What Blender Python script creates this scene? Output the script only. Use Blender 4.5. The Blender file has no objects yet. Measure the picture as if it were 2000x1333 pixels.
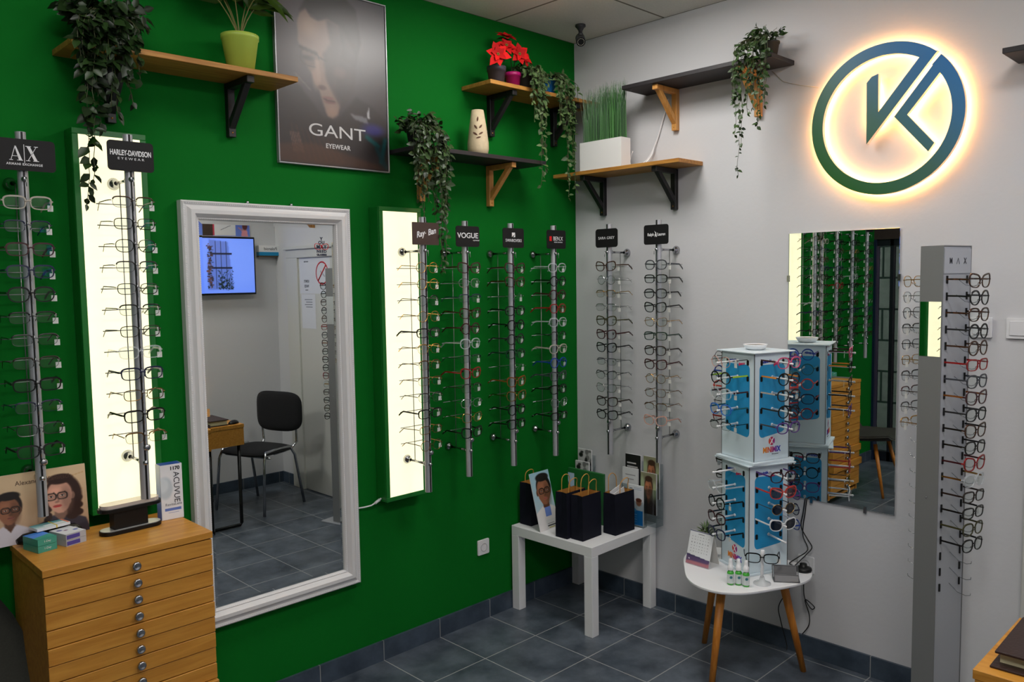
import bpy, math, random
import numpy as np
from mathutils import Vector, Matrix
R = math.radians
SC = bpy.context.scene
COL = SC.collection
# ------------------------------------------------------------------ camera
cd = bpy.data.cameras.new('camera'); cam = bpy.data.objects.new('camera', cd); COL.objects.link(cam)
cd.sensor_width = 36; cd.lens = 1584.39/2000*36; cd.clip_start = 0.02
def cam_rot(yaw, pitch, roll):
    f = Vector((math.cos(pitch)*math.cos(yaw), math.cos(pitch)*math.sin(yaw), math.sin(pitch)))
    r = Vector((math.sin(yaw), -math.cos(yaw), 0)); u = r.cross(f)
    r2 = math.cos(roll)*r + math.sin(roll)*u; u2 = -math.sin(roll)*r + math.cos(roll)*u
    return Matrix((r2, u2, -f)).transposed()
cam.matrix_world = Matrix.Translation((-3.4883, -3.0316, 1.7495)) @ cam_rot(0.79544, -0.07643, -0.01536).to_4x4()
SC.camera = cam
# ------------------------------------------------------------------ world, exposure
w = bpy.data.worlds.new('world'); SC.world = w; w.use_nodes = True
w.node_tree.nodes['Background'].inputs[0].default_value = (0.68, 0.76, 0.85, 1)
w.node_tree.nodes['Background'].inputs[1].default_value = 3.2
SC.view_settings.view_transform = 'Standard'; SC.view_settings.look = 'None'
SC.cycles.transparent_max_bounces = 32
SC.view_settings.exposure = 0.0; SC.view_settings.gamma = 1
PANEL_POWER = 16.2          # emission of the ceiling panels
PANELS = [((-0.905, -0.905), 1.08), ((-2.705, -0.905), 0.42), ((-1.505, -2.705), 1.3), ((-3.305, -2.705), 1.9)]
BOX_POWER = 0.95            # light boxes
LOGO_POWER = 50.0          # led strip behind the logo
H = 3.043                  # ceiling height

# ------------------------------------------------------------------ materials
def s2l(c):
    c = c/255.0
    return c/12.92 if c <= 0.04045 else ((c+0.055)/1.055)**2.4
def rgb(c): return (s2l(c[0]), s2l(c[1]), s2l(c[2]), 1)
MATS = {}
def mat(name, col=(200,200,200), rough=0.5, metal=0.0, spec=0.5, trans=0, alpha=1, emit=0, coat=0, noise=0, nscale=20, bump=0, bscale=200):
    if name in MATS: return MATS[name]
    m = bpy.data.materials.new(name); m.use_nodes = True
    nt = m.node_tree; b = nt.nodes['Principled BSDF']
    b.inputs['Base Color'].default_value = rgb(col); b.inputs['Roughness'].default_value = rough
    b.inputs['Metallic'].default_value = metal; b.inputs['Specular IOR Level'].default_value = spec
    b.inputs['Coat Weight'].default_value = coat
    b.inputs['Transmission Weight'].default_value = trans; b.inputs['Alpha'].default_value = alpha
    if emit:
        b.inputs['Emission Color'].default_value = rgb(col); b.inputs['Emission Strength'].default_value = emit
    if noise or bump:
        tc = nt.nodes.new('ShaderNodeTexCoord')
    if noise:
        n = nt.nodes.new('ShaderNodeTexNoise'); n.inputs['Scale'].default_value = nscale; n.inputs['Detail'].default_value = 5
        nt.links.new(tc.outputs['Object'], n.inputs['Vector'])
        cr = nt.nodes.new('ShaderNodeValToRGB')
        c = rgb(col); k0, k1 = 1-noise, 1+noise
        cr.color_ramp.elements[0].position = 0.3; cr.color_ramp.elements[1].position = 0.7
        cr.color_ramp.elements[0].color = (c[0]*k0, c[1]*k0, c[2]*k0, 1); cr.color_ramp.elements[1].color = (c[0]*k1, c[1]*k1, c[2]*k1, 1)
        nt.links.new(n.outputs['Fac'], cr.inputs['Fac']); nt.links.new(cr.outputs['Color'], b.inputs['Base Color'])
    if bump:
        n = nt.nodes.new('ShaderNodeTexNoise'); n.inputs['Scale'].default_value = bscale; n.inputs['Detail'].default_value = 6
        nt.links.new(tc.outputs['Object'], n.inputs['Vector'])
        bp = nt.nodes.new('ShaderNodeBump'); bp.inputs['Strength'].default_value = bump; bp.inputs['Distance'].default_value = 0.004
        nt.links.new(n.outputs['Fac'], bp.inputs['Height']); nt.links.new(bp.outputs['Normal'], b.inputs['Normal'])
    MATS[name] = m; return m
def wood(name, dark, light, axis=0, rough=0.45, scale=1.0):
    m = bpy.data.materials.new(name); m.use_nodes = True; nt = m.node_tree; b = nt.nodes['Principled BSDF']
    tc = nt.nodes.new('ShaderNodeTexCoord'); mp = nt.nodes.new('ShaderNodeMapping')
    sc = [14*scale]*3; sc[axis] = 1.3*scale; mp.inputs['Scale'].default_value = sc
    n = nt.nodes.new('ShaderNodeTexNoise'); n.inputs['Scale'].default_value = 5; n.inputs['Detail'].default_value = 8; n.inputs['Distortion'].default_value = 0.6
    cr = nt.nodes.new('ShaderNodeValToRGB'); cr.color_ramp.elements[0].position = 0.3; cr.color_ramp.elements[1].position = 0.72
    cr.color_ramp.elements[0].color = rgb(dark); cr.color_ramp.elements[1].color = rgb(light)
    nt.links.new(tc.outputs['Object'], mp.inputs[0]); nt.links.new(mp.outputs[0], n.inputs['Vector'])
    nt.links.new(n.outputs['Fac'], cr.inputs[0]); nt.links.new(cr.outputs[0], b.inputs['Base Color'])
    b.inputs['Roughness'].default_value = rough
    MATS[name] = m; return m
def tiled(name, w_, h_, loc, cols, mortar, msize, axes='xy', rough=0.35, nscale=6, offset=0.0):
    """square tiles laid out in object space"""
    m = bpy.data.materials.new(name); m.use_nodes = True; nt = m.node_tree; b = nt.nodes['Principled BSDF']
    tc = nt.nodes.new('ShaderNodeTexCoord'); sp = nt.nodes.new('ShaderNodeSeparateXYZ'); cb = nt.nodes.new('ShaderNodeCombineXYZ')
    nt.links.new(tc.outputs['Object'], sp.inputs[0])
    nt.links.new(sp.outputs['XYZ'.index(axes[0].upper())], cb.inputs[0]); nt.links.new(sp.outputs['XYZ'.index(axes[1].upper())], cb.inputs[1])
    mp = nt.nodes.new('ShaderNodeMapping'); mp.inputs['Location'].default_value = (loc[0], loc[1], 0)
    nt.links.new(cb.outputs[0], mp.inputs[0])
    br = nt.nodes.new('ShaderNodeTexBrick'); br.offset = offset; br.inputs['Scale'].default_value = 1
    br.inputs['Brick Width'].default_value = w_; br.inputs['Row Height'].default_value = h_
    br.inputs['Mortar Size'].default_value = msize; br.inputs['Mortar Smooth'].default_value = 0.1; br.inputs['Bias'].default_value = 0
    nt.links.new(mp.outputs[0], br.inputs['Vector'])
    n = nt.nodes.new('ShaderNodeTexNoise'); n.inputs['Scale'].default_value = nscale; n.inputs['Detail'].default_value = 9; n.inputs['Roughness'].default_value = 0.65
    nt.links.new(tc.outputs['Object'], n.inputs['Vector'])
    cr = nt.nodes.new('ShaderNodeValToRGB'); cr.color_ramp.elements[0].position = 0.32; cr.color_ramp.elements[1].position = 0.7
    cr.color_ramp.elements[0].color = rgb(cols[0]); cr.color_ramp.elements[1].color = rgb(cols[1])
    nt.links.new(n.outputs['Fac'], cr.inputs[0])
    nt.links.new(cr.outputs[0], br.inputs['Color1']); nt.links.new(cr.outputs[0], br.inputs['Color2']); br.inputs['Mortar'].default_value = rgb(mortar)
    nt.links.new(br.outputs['Color'], b.inputs['Base Color'])
    b.inputs['Roughness'].default_value = rough
    bp = nt.nodes.new('ShaderNodeBump'); bp.inputs['Strength'].default_value = 0.35; bp.inputs['Distance'].default_value = 0.002; bp.invert = True
    nt.links.new(br.outputs['Fac'], bp.inputs['Height']); nt.links.new(bp.outputs['Normal'], b.inputs['Normal'])
    MATS[name] = m; return m
def vcol_mat(name, rough=0.4, emit=0, spec=0.5):
    if name in MATS: return MATS[name]
    m = bpy.data.materials.new(name); m.use_nodes = True; nt = m.node_tree; b = nt.nodes['Principled BSDF']
    a = nt.nodes.new('ShaderNodeAttribute'); a.attribute_name = 'Col'
    nt.links.new(a.outputs['Color'], b.inputs['Base Color']); b.inputs['Roughness'].default_value = rough; b.inputs['Specular IOR Level'].default_value = spec
    if emit:
        nt.links.new(a.outputs['Color'], b.inputs['Emission Color']); b.inputs['Emission Strength'].default_value = emit
    MATS[name] = m; return m
def thin_glass(name, tint=(255,255,255), gloss=0.12, rough=0.03):
    """thin clear sheet: mostly transparent with a soft reflection"""
    m = bpy.data.materials.new(name); m.use_nodes = True; nt = m.node_tree; nt.nodes.clear()
    o = nt.nodes.new('ShaderNodeOutputMaterial'); t = nt.nodes.new('ShaderNodeBsdfTransparent'); g = nt.nodes.new('ShaderNodeBsdfGlossy'); mx = nt.nodes.new('ShaderNodeMixShader')
    t.inputs[0].default_value = rgb(tint); g.inputs['Roughness'].default_value = rough
    fr = nt.nodes.new('ShaderNodeLayerWeight'); fr.inputs[0].default_value = 0.5
    pw = nt.nodes.new('ShaderNodeMath'); pw.operation = 'POWER'; pw.inputs[1].default_value = 4.0; nt.links.new(fr.outputs['Facing'], pw.inputs[0])
    mu = nt.nodes.new('ShaderNodeMath'); mu.operation = 'MULTIPLY_ADD'; mu.inputs[1].default_value = 0.6; mu.inputs[2].default_value = gloss
    nt.links.new(pw.outputs[0], mu.inputs[0]); nt.links.new(mu.outputs[0], mx.inputs[0])
    nt.links.new(t.outputs[0], mx.inputs[1]); nt.links.new(g.outputs[0], mx.inputs[2]); nt.links.new(mx.outputs[0], o.inputs[0])
    MATS[name] = m; return m

GREEN = mat('green_wall_paint', (4,102,28), 0.8, spec=0.12, bump=0.12, bscale=60)
WHITEWALL = mat('white_plaster', (206,206,209), 0.85, spec=0.2, bump=0.18, bscale=45)
CEIL = tiled('ceiling_tile', 0.6, 0.6, (0.0, 0.0), ((224,220,212),(236,232,224)), (120,114,100), 0.006, rough=0.9, nscale=150)
FLOORM = tiled('slate_floor_tile', 0.3343, 0.3343, (0.05+0.3343*20, 0.004+0.3343*20), ((50,58,68),(102,111,122)), (158,160,160), 0.0024, rough=0.33, nscale=5)
BASEX = tiled('slate_skirting_x', 0.3343, 1.0, (0.05+0.3343*20, 0.5), ((46,57,70),(72,85,100)), (140,142,142), 0.0022, 'xz', 0.4, 8)
BASEY = tiled('slate_skirting_y', 0.3343, 1.0, (0.004+0.3343*20, 0.5), ((46,57,70),(72,85,100)), (140,142,142), 0.0022, 'yz', 0.4, 8)
OAK = wood('oak_shelf', (150,98,38), (190,138,66), 0)
OAKY = wood('oak_shelf_across', (150,98,38), (190,138,66), 1)
BEECH = wood('beech_bracket', (178,122,58), (206,150,82), 2)
CHESTW = wood('beech_chest', (176,116,38), (204,146,60), 0, 0.42, 0.8)
LEGW = wood('amber_table_leg', (176,104,30), (206,134,48), 2)
DARKW = mat('black_stained_board', (34,30,33), 0.55, noise=0.2, nscale=60)
BLACKW = mat('black_painted_bracket', (24,22,24), 0.45)
BLACK = mat('black_plastic', (9,9,10), 0.4, spec=0.35)
SIGN = mat('matt_black_sign', (20,19,21), 0.6, spec=0.3)
SIGNB = mat('brown_sign', (62,44,38), 0.55)
ALU = mat('brushed_aluminium', (182,184,190), 0.35, 0.45)
CHROME = mat('chrome', (176,177,182), 0.16, 1.0)
STEEL = mat('satin_steel', (150,150,152), 0.3, 0.9)
WHITE = mat('white_lacquer', (236,236,238), 0.35)
MWHITE = mat('white_moulding', (214,213,214), 0.42)
WPLAST = mat('white_plastic', (226,226,228), 0.3)
LETTER = mat('white_lettering', (225,225,228), 0.5)
LETTERD = mat('dark_lettering', (40,42,50), 0.5)
MIRROR = mat('mirror_glass', (226,230,228), 0.0, 1.0)
LENS = thin_glass('clear_lens', (238,243,242), 0.045)
SUN = thin_glass('dark_lens', (48,52,70), 0.12)
PINKSUN = thin_glass('rose_lens', (210,120,120), 0.12)
ACRYL = thin_glass('clear_acrylic', (222,230,232), 0.14)
TAG = mat('price_tag_paper', (226,226,222), 0.6)
GREY = mat('grey_metal_panel', (130,131,132), 0.4, 0.3)
NAVYBAG = mat('navy_paper', (17,19,32), 0.8, spec=0.2, noise=0.15, nscale=30)
KRAFT = mat('kraft_paper', (176,122,52), 0.75)

# ------------------------------------------------------------------ mesh builder
class MB:
    def __init__(s): s.v = []; s.f = []; s.mi = []; s.cur = 0; s.M = Matrix.Identity(4); s.sm = []
    def add(s, vs, fs, smooth=False):
        o = len(s.v); s.v += [tuple(s.M @ Vector(v)) for v in vs]
        s.f += [tuple(i+o for i in f) for f in fs]; s.mi += [s.cur]*len(fs); s.sm += [smooth]*len(fs); return s
    def box(s, x0, x1, y0, y1, z0, z1):
        return s.add([(x0,y0,z0),(x1,y0,z0),(x1,y1,z0),(x0,y1,z0),(x0,y0,z1),(x1,y0,z1),(x1,y1,z1),(x0,y1,z1)],
                     [(0,3,2,1),(4,5,6,7),(0,1,5,4),(1,2,6,5),(2,3,7,6),(3,0,4,7)])
    def tube(s, pts, r, n=8, cap=True, flat=1.0):
        pts = [Vector(p) for p in pts]; rs = r if isinstance(r, (list, tuple)) else [r]*len(pts)
        vs = []; fs = []; up = None
        for i, p in enumerate(pts):
            d = (pts[min(i+1, len(pts)-1)] - pts[max(i-1, 0)]).normalized()
            if up is None:
                up = Vector((0,0,1)) if abs(d.z) < 0.9 else Vector((0,1,0))
            a = d.cross(up)
            if a.length < 1e-4: a = d.cross(Vector((1,0,0)))
            a.normalize(); b = a.cross(d).normalized(); up = b
            for k in range(n):
                t = 2*math.pi*k/n; vs.append(p + a*(rs[i]*math.cos(t)) + b*(rs[i]*flat*math.sin(t)))
        for i in range(len(pts)-1):
            for k in range(n):
                fs.append((i*n+k, i*n+(k+1) % n, (i+1)*n+(k+1) % n, (i+1)*n+k))
        s.add(vs, fs, n > 5)
        if cap:
            o = len(s.v)-len(vs); s.f += [tuple(o+n-1-k for k in range(n)), tuple(o+(len(pts)-1)*n+k for k in range(n))]; s.mi += [s.cur]*2; s.sm += [False]*2
        return s
    def cyl(s, p0, p1, r0, r1=None, n=20): return s.tube([p0, p1], [r0, r0 if r1 is None else r1], n)
    def lathe(s, prof, c=(0,0,0), n=28, axis='z', cap=True):
        vs = []; fs = []; m = len(prof)
        for k in range(n):
            t = 2*math.pi*k/n
            for r, h in prof:
                if axis == 'z': vs.append((c[0]+r*math.cos(t), c[1]+r*math.sin(t), c[2]+h))
                else: vs.append((c[0]+r*math.cos(t), c[1]-h, c[2]+r*math.sin(t)))
        for k in range(n):
            for j in range(m-1):
                a = k*m+j; b = ((k+1) % n)*m+j
                fs.append((a, b, b+1, a+1))
        s.add(vs, fs, True)
        o = len(s.v)-len(vs)
        if cap:
            if prof[0][0] > 1e-6: s.f.append(tuple(o+((n-1-k))*m for k in range(n))); s.mi.append(s.cur); s.sm.append(False)
            if prof[-1][0] > 1e-6: s.f.append(tuple(o+k*m+m-1 for k in range(n))); s.mi.append(s.cur); s.sm.append(False)
        return s
    def sphere(s, c, r, n=14, sq=1.0):
        return s.lathe([(r*math.sin(math.pi*i/8)+1e-7, -r*sq*math.cos(math.pi*i/8)) for i in range(9)], c, n, cap=False)
    def prism(s, pts, y0, y1):
        """2d outline (x,z) extruded along y"""
        n = len(pts); vs = [(x,y0,z) for x,z in pts]+[(x,y1,z) for x,z in pts]
        fs = [tuple(range(n)), tuple(range(2*n-1, n-1, -1))]+[(i, i+n, (i+1) % n+n, (i+1) % n) for i in range(n)]
        return s.add(vs, fs)
    def prism_z(s, pts, z0, z1):
        n = len(pts); vs = [(x,y,z0) for x,y in pts]+[(x,y,z1) for x,y in pts]
        fs = [tuple(range(n-1, -1, -1)), tuple(range(n, 2*n))]+[(i, (i+1) % n, (i+1) % n+n, i+n) for i in range(n)]
        return s.add(vs, fs)
    def prism_x(s, pts, x0, x1):
        n = len(pts); vs = [(x0,y,z) for y,z in pts]+[(x1,y,z) for y,z in pts]
        fs = [tuple(range(n-1, -1, -1)), tuple(range(n, 2*n))]+[(i, (i+1) % n, (i+1) % n+n, i+n) for i in range(n)]
        return s.add(vs, fs)
    def mesh(s, name, mats):
        me = bpy.data.meshes.new(name); me.from_pydata(s.v, [], s.f)
        mats = mats if isinstance(mats, (list, tuple)) else [mats]
        for m in mats: me.materials.append(m)
        me.polygons.foreach_set('material_index', s.mi); me.polygons.foreach_set('use_smooth', s.sm); me.update(); return me
    def build(s, name, mats, parent=None, bevel=0, seg=2):
        return link(name, s.mesh(name, mats), parent, bevel, seg)
def link(name, me, parent=None, bevel=0, seg=2):
    o = bpy.data.objects.new(name, me); COL.objects.link(o); o.parent = parent
    if bevel:
        b = o.modifiers.new('bevel', 'BEVEL'); b.width = bevel; b.segments = seg; b.limit_method = 'ANGLE'; b.angle_limit = R(40)
    return o
def tag(o, label, cat, group=None):
    o['label'] = label; o['category'] = cat
    if group: o['group'] = group
    return o
def thing(name, label, cat, loc=(0,0,0), rz=0, group=None):
    o = bpy.data.objects.new(name, None); o.empty_display_size = 0.05; COL.objects.link(o)
    o.location = loc; o.rotation_euler = (0,0,rz); return tag(o, label, cat, group)
def struct(name, mb, m, parent=None, bevel=0):
    o = mb.build(name, m, parent, bevel); o['kind'] = 'structure'; return o
def dup_tree(root):
    r = root.copy(); COL.objects.link(r)
    for ch in root.children:
        c = ch.copy(); COL.objects.link(c); c.parent = r
        for g in ch.children:
            d = g.copy(); COL.objects.link(d); d.parent = c
    return r
def B(*a): return MB().box(*a)
def smooth(pts, k=6):
    p = [Vector(q) for q in pts]; p = [p[0]]+p+[p[-1]]; out = []
    for i in range(1, len(p)-2):
        for j in range(k):
            t = j/k; out.append(0.5*((2*p[i])+(-p[i-1]+p[i+1])*t+(2*p[i-1]-5*p[i]+4*p[i+1]-p[i+2])*t*t+(-p[i-1]+3*p[i]-3*p[i+1]+p[i+2])*t**3))
    return out+[p[-2]]
def rrect(w_, h_, r, n=5, cx=0, cz=0):
    pts = []
    for (sx, sz, a0) in ((1,1,0),(-1,1,90),(-1,-1,180),(1,-1,270)):
        for k in range(n+1):
            a = R(a0+90*k/n); pts.append((cx+sx*(w_/2-r)+r*math.cos(a), cz+sz*(h_/2-r)+r*math.sin(a)))
    return pts
# text, as real flat lettering facing local -y
TCACHE = {}
def text(s, size, parent, loc, m, sx=1.0, ext=0.0004, off=0.0, shear=0.0, space=1.0, align='CENTER', name='lettering', rot=0.0):
    key = (s, size, ext, off, shear, space, align, m.name, sx)
    if key not in TCACHE:
        c = bpy.data.curves.new('t', 'FONT'); c.body = s; c.size = size; c.extrude = ext; c.offset = off; c.shear = shear; c.space_character = space
        c.align_x = align; c.align_y = 'CENTER'; c.resolution_u = 6
        o = bpy.data.objects.new('t', c); COL.objects.link(o)
        dg = bpy.context.evaluated_depsgraph_get(); dg.update()
        me = bpy.data.meshes.new_from_object(o.evaluated_get(dg)); bpy.data.objects.remove(o); bpy.data.curves.remove(c)
        me.transform(Matrix.Rotation(R(90), 4, 'X') @ Matrix.Diagonal((sx,1,1,1))); me.materials.clear(); me.materials.append(m)
        me.name = name; TCACHE[key] = me
    o = bpy.data.objects.new(name, TCACHE[key]); COL.objects.link(o); o.parent = parent; o.location = loc
    if rot: o.rotation_euler = (0, rot, 0)
    return o
# painted flat artwork: a fine grid mesh with vertex colours
class Canvas:
    def __init__(s, nx, ny, top, bot=None):
        s.nx, s.ny = nx, ny; bot = bot or top
        t = np.linspace(0,1,ny)[:,None,None]; s.c = (np.array(top, float)*(1-t)+np.array(bot, float)*t)*np.ones((ny,nx,3))
        s.X, s.Y = np.meshgrid(np.linspace(0,1,nx), np.linspace(0,1,ny))
    def mix(s, m, col, a=1.0): m = (m*a)[:,:,None]; s.c = s.c*(1-m)+np.array(col, float)*m; return s
    def ell(s, cx, cy, rx, ry, col, soft=0.15, rot=0, a=1.0):
        dx, dy = s.X-cx, s.Y-cy; ar = s.ny/s.nx
        c_, s_ = math.cos(R(rot)), math.sin(R(rot)); dy = dy*ar; ry = ry*ar
        u, v = dx*c_+dy*s_, -dx*s_+dy*c_
        d = np.sqrt((u/rx)**2+(v/ry)**2); return s.mix(np.clip((1+soft/2-d)/soft, 0, 1), col, a)
    def poly(s, pts, col, blur=0, a=1.0):
        m = np.zeros_like(s.X, bool); n = len(pts)
        for i in range(n):
            (x0,y0),(x1,y1) = pts[i], pts[(i+1) % n]
            if y0 == y1: continue
            cnd = ((y0 > s.Y) != (y1 > s.Y)) & (s.X < (x1-x0)*(s.Y-y0)/(y1-y0)+x0); m ^= cnd
        m = m.astype(float)
        for _ in range(blur):
            p = np.pad(m, 1, mode='edge'); m = (p[1:-1,1:-1]*2+p[:-2,1:-1]+p[2:,1:-1]+p[1:-1,:-2]+p[1:-1,2:])/6
        return s.mix(m, col, a)
    def rect(s, x0, y0, x1, y1, col, blur=0, a=1.0): return s.poly([(x0,y0),(x1,y0),(x1,y1),(x0,y1)], col, blur, a)
    def line(s, x0, y0, x1, y1, wd, col, blur=0, a=1.0):
        ar = s.ny/s.nx; dx, dy = x1-x0, (y1-y0)*ar; L = math.hypot(dx,dy) or 1; nx_, ny_ = -dy/L*wd, dx/L*wd/ar
        return s.poly([(x0+nx_,y0+ny_),(x1+nx_,y1+ny_),(x1-nx_,y1-ny_),(x0-nx_,y0-ny_)], col, blur, a)
    def lens(s, cx, cy, rx, ry, wd, col, rot=0):
        dx, dy = s.X-cx, s.Y-cy; ar = s.ny/s.nx; dy = dy*ar; ry = ry*ar
        c_, s_ = math.cos(R(rot)), math.sin(R(rot)); u, v = dx*c_+dy*s_, -dx*s_+dy*c_
        d = (np.abs(u/rx)**3+np.abs(v/ry)**3)**(1/3.); return s.mix(np.clip(1.6-np.abs(d-1)*rx/wd, 0, 1), col)
    def panel(s, name, W, Hh, parent, x0, y, z0, m, both=False, thick=None):
        xs = x0+s.X*W; zs = z0+Hh*(1-s.Y)
        v = np.stack([xs, np.full_like(xs, y), zs], -1).reshape(-1,3)
        i = (np.arange(s.ny-1)[:,None]*s.nx+np.arange(s.nx-1)[None,:]).reshape(-1)
        f = np.stack([i, i+s.nx, i+s.nx+1, i+1], -1)
        me = bpy.data.meshes.new(name); me.from_pydata(v.tolist(), [], f.tolist())
        c = np.clip(s.c/255., 0, 1); c = np.where(c <= 0.04045, c/12.92, ((c+0.055)/1.055)**2.4)
        at = me.color_attributes.new('Col', 'FLOAT_COLOR', 'POINT')
        at.data.foreach_set('color', np.concatenate([c.reshape(-1,3), np.ones((s.nx*s.ny,1))], 1).astype(np.float32).ravel())
        me.materials.append(m); return link(name, me, parent)
def portrait(c, cx, cy, s, skin, hair, shirt, lips, dark=(30,26,26), turn=0.0, longhair=False, gl=True):
    """head and shoulders with glasses, painted flat; s = face half width"""
    ar = c.nx/c.ny
    sy = s*ar; sh = tuple(k*0.62 for k in skin); hi = tuple(min(255, k*1.15) for k in skin)
    c.poly([(cx-2.4*s,cy+3.9*sy),(cx-1.9*s,cy+2.15*sy),(cx-0.6*s,cy+1.5*sy),(cx+0.6*s,cy+1.5*sy),(cx+1.9*s,cy+2.15*sy),(cx+2.4*s,cy+3.9*sy)], shirt, 2)
    if longhair:
        c.ell(cx+0.55*s, cy+0.1*sy, 1.15*s, 1.7*sy, hair, 0.15)
        for q in range(9): c.ell(cx+(1.1+0.25*math.sin(q*2.1))*s, cy+(0.2+0.2*q)*sy, 0.42*s, 0.3*sy, hair, 0.3); c.ell(cx-(0.95+0.12*math.sin(q*1.7))*s, cy+(0.5+0.16*q)*sy, 0.22*s, 0.22*sy, hair, 0.4)
    c.ell(cx+0.1*s, cy-0.35*sy, 1.12*s, 1.35*sy, hair, 0.1)
    c.rect(cx-0.45*s, cy+0.8*sy, cx+0.5*s, cy+1.62*sy, sh, 3); c.poly([(cx-0.45*s,cy+1.55*sy),(cx+0.5*s,cy+1.55*sy),(cx+0.05*s,cy+2.2*sy)], sh, 1)
    c.ell(cx-1.0*s, cy+0.1*sy, 0.14*s, 0.3*sy, sh, 0.3); c.ell(cx+1.0*s, cy+0.1*sy, 0.16*s, 0.3*sy, sh, 0.3)
    c.ell(cx, cy-0.15*sy, 0.95*s, 1.1*sy, skin, 0.12); c.poly([(cx-0.95*s,cy-0.1*sy),(cx-0.86*s,cy+0.6*sy),(cx-0.5*s,cy+1.2*sy),(cx-0.15*s,cy+1.42*sy),(cx+0.2*s,cy+1.42*sy),(cx+0.52*s,cy+1.2*sy),(cx+0.86*s,cy+0.6*sy),(cx+0.95*s,cy-0.1*sy)], skin, 1)
    c.ell(cx+0.55*s, cy+0.3*sy, 0.45*s, 1.0*sy, sh, 0.9, a=0.6); c.ell(cx-0.3*s, cy-0.45*sy, 0.4*s, 0.3*sy, hi, 1.0, a=0.7)
    t = turn*s
    for k in (-1, 1):
        ex = cx+k*0.42*s+t; c.ell(ex, cy+0.0*sy, 0.27*s, 0.17*sy, sh, 0.9, a=0.55); c.ell(ex, cy-0.01*sy, 0.15*s, 0.055*sy, (206,196,188), 0.5); c.ell(ex, cy-0.01*sy, 0.065*s, 0.06*sy, dark, 0.4); c.line(ex-0.17*s, cy-0.06*sy, ex+0.17*s, cy-0.07*sy, 0.02*s, dark, 0)
        c.line(ex-0.25*s, cy-0.26*sy, ex+0.25*s, cy-0.3*sy, 0.04*s, hair, 1)
        if gl: c.lens(ex, cy, 0.36*s, 0.27*sy, 0.05*s, dark)
    if gl: c.line(cx-0.1*s+t, cy-0.08*sy, cx+0.1*s+t, cy-0.08*sy, 0.04*s, dark)
    c.line(cx+0.06*s+t, cy, cx+0.1*s+t, cy+0.42*sy, 0.05*s, sh, 2); c.ell(cx+t, cy+0.46*sy, 0.17*s, 0.09*sy, sh, 0.8, a=0.7)
    c.ell(cx+t, cy+0.8*sy, 0.33*s, 0.11*sy, lips, 0.3); c.line(cx-0.28*s+t, cy+0.79*sy, cx+0.28*s+t, cy+0.79*sy, 0.02*s, sh, 0)
    c.ell(cx+0.1*s, cy-1.38*sy, 0.98*s, 0.42*sy, hair, 0.25)
    return c
PRINT = vcol_mat('printed_matt', 0.5); PRINTG = vcol_mat('printed_gloss', 0.28)

# ================================================================== the room
XL, YB = -4.2, -3.46
struct('floor', B(XL-0.1, 0.1, YB-0.1, 0.1, -0.1, 0), FLOORM)
struct('ceiling', B(XL-0.1, 0.1, YB-0.1, 0.1, H, H+0.1), CEIL)
struct('wall_left', B(XL-0.1, 0.0, 0.0, 0.1, 0, H), GREEN)
struct('wall_right', B(0.0, 0.1, YB-0.1, 0.1, 0, H), WHITEWALL)
struct('wall_back', B(XL-0.1, 0.0, YB-0.1, YB, 0, H), WHITEWALL)
# street side with a glazed shopfront
mb = MB(); mb.box(XL-0.1, XL, YB, 0, 2.06, H); mb.box(XL-0.1, XL, YB, -2.3, 0, 2.06); struct('wall_front', mb, mat('brown_lintel', (54,40,36), 0.7))
DARKFR = mat('dark_window_frame', (24,26,36), 0.4)
BLUEFR = mat('blue_window_frame', (26,38,66), 0.4)
mb = MB()
for y0, y1 in ((-0.17,-0.14), (-1.16,-1.10), (-2.3,-2.24)): mb.box(XL-0.08, XL-0.02, y0, y1, 0, 2.06)
mb.box(XL-0.08, XL-0.02, -2.3, 0, 2.0, 2.06); mb.box(XL-0.08, XL-0.02, -2.3, 0, 0, 0.09)
wf = struct('window_1', mb, DARKFR)
struct('window_post', B(XL-0.09, XL+0.004, -0.022, -0.001, 0, 2.06), BLUEFR, wf)
struct('window_glass', B(XL-0.055, XL-0.05, -2.24, -0.03, 0.09, 2.0), thin_glass('shop_glass', (190,200,198), 0.1), wf)
BLK = tiled('stone_block_outside', 0.55, 0.34, (0.1, 0.0), ((128,118,108),(150,140,128)), (40,38,36), 0.012, 'yz', 0.9, 12, 0.5)
BRK = tiled('brick_outside', 0.25, 0.17, (0.0, 0.0), ((96,52,40),(122,70,54)), (176,150,126), 0.014, 'yz', 0.9, 12, 0.0)
struct('trim_1', B(-5.75, -5.6, -3.2, 1.6, -0.15, 3.4), BLK)
struct('trim_2', B(-5.35, -5.12, -1.0, 0.11, -0.15, 3.4), BRK)
struct('trim_3', B(-6.5, XL-0.1, -4, 2.2, -0.2, -0.02), mat('pavement', (80,78,76), 0.9, noise=0.15))
# skirting
struct('baseboard_left', B(XL, -0.012, -0.012, 0, 0, 0.092), BASEX)
struct('baseboard_right', B(-0.012, 0, -2.2, 0, 0, 0.092), BASEY)
struct('baseboard_back', B(XL, 0, YB, YB+0.012, 0, 0.092), BASEX)
struct('baseboard_side', B(-0.012, 0, YB+0.012, -3.25, 0, 0.092), BASEY)
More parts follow.
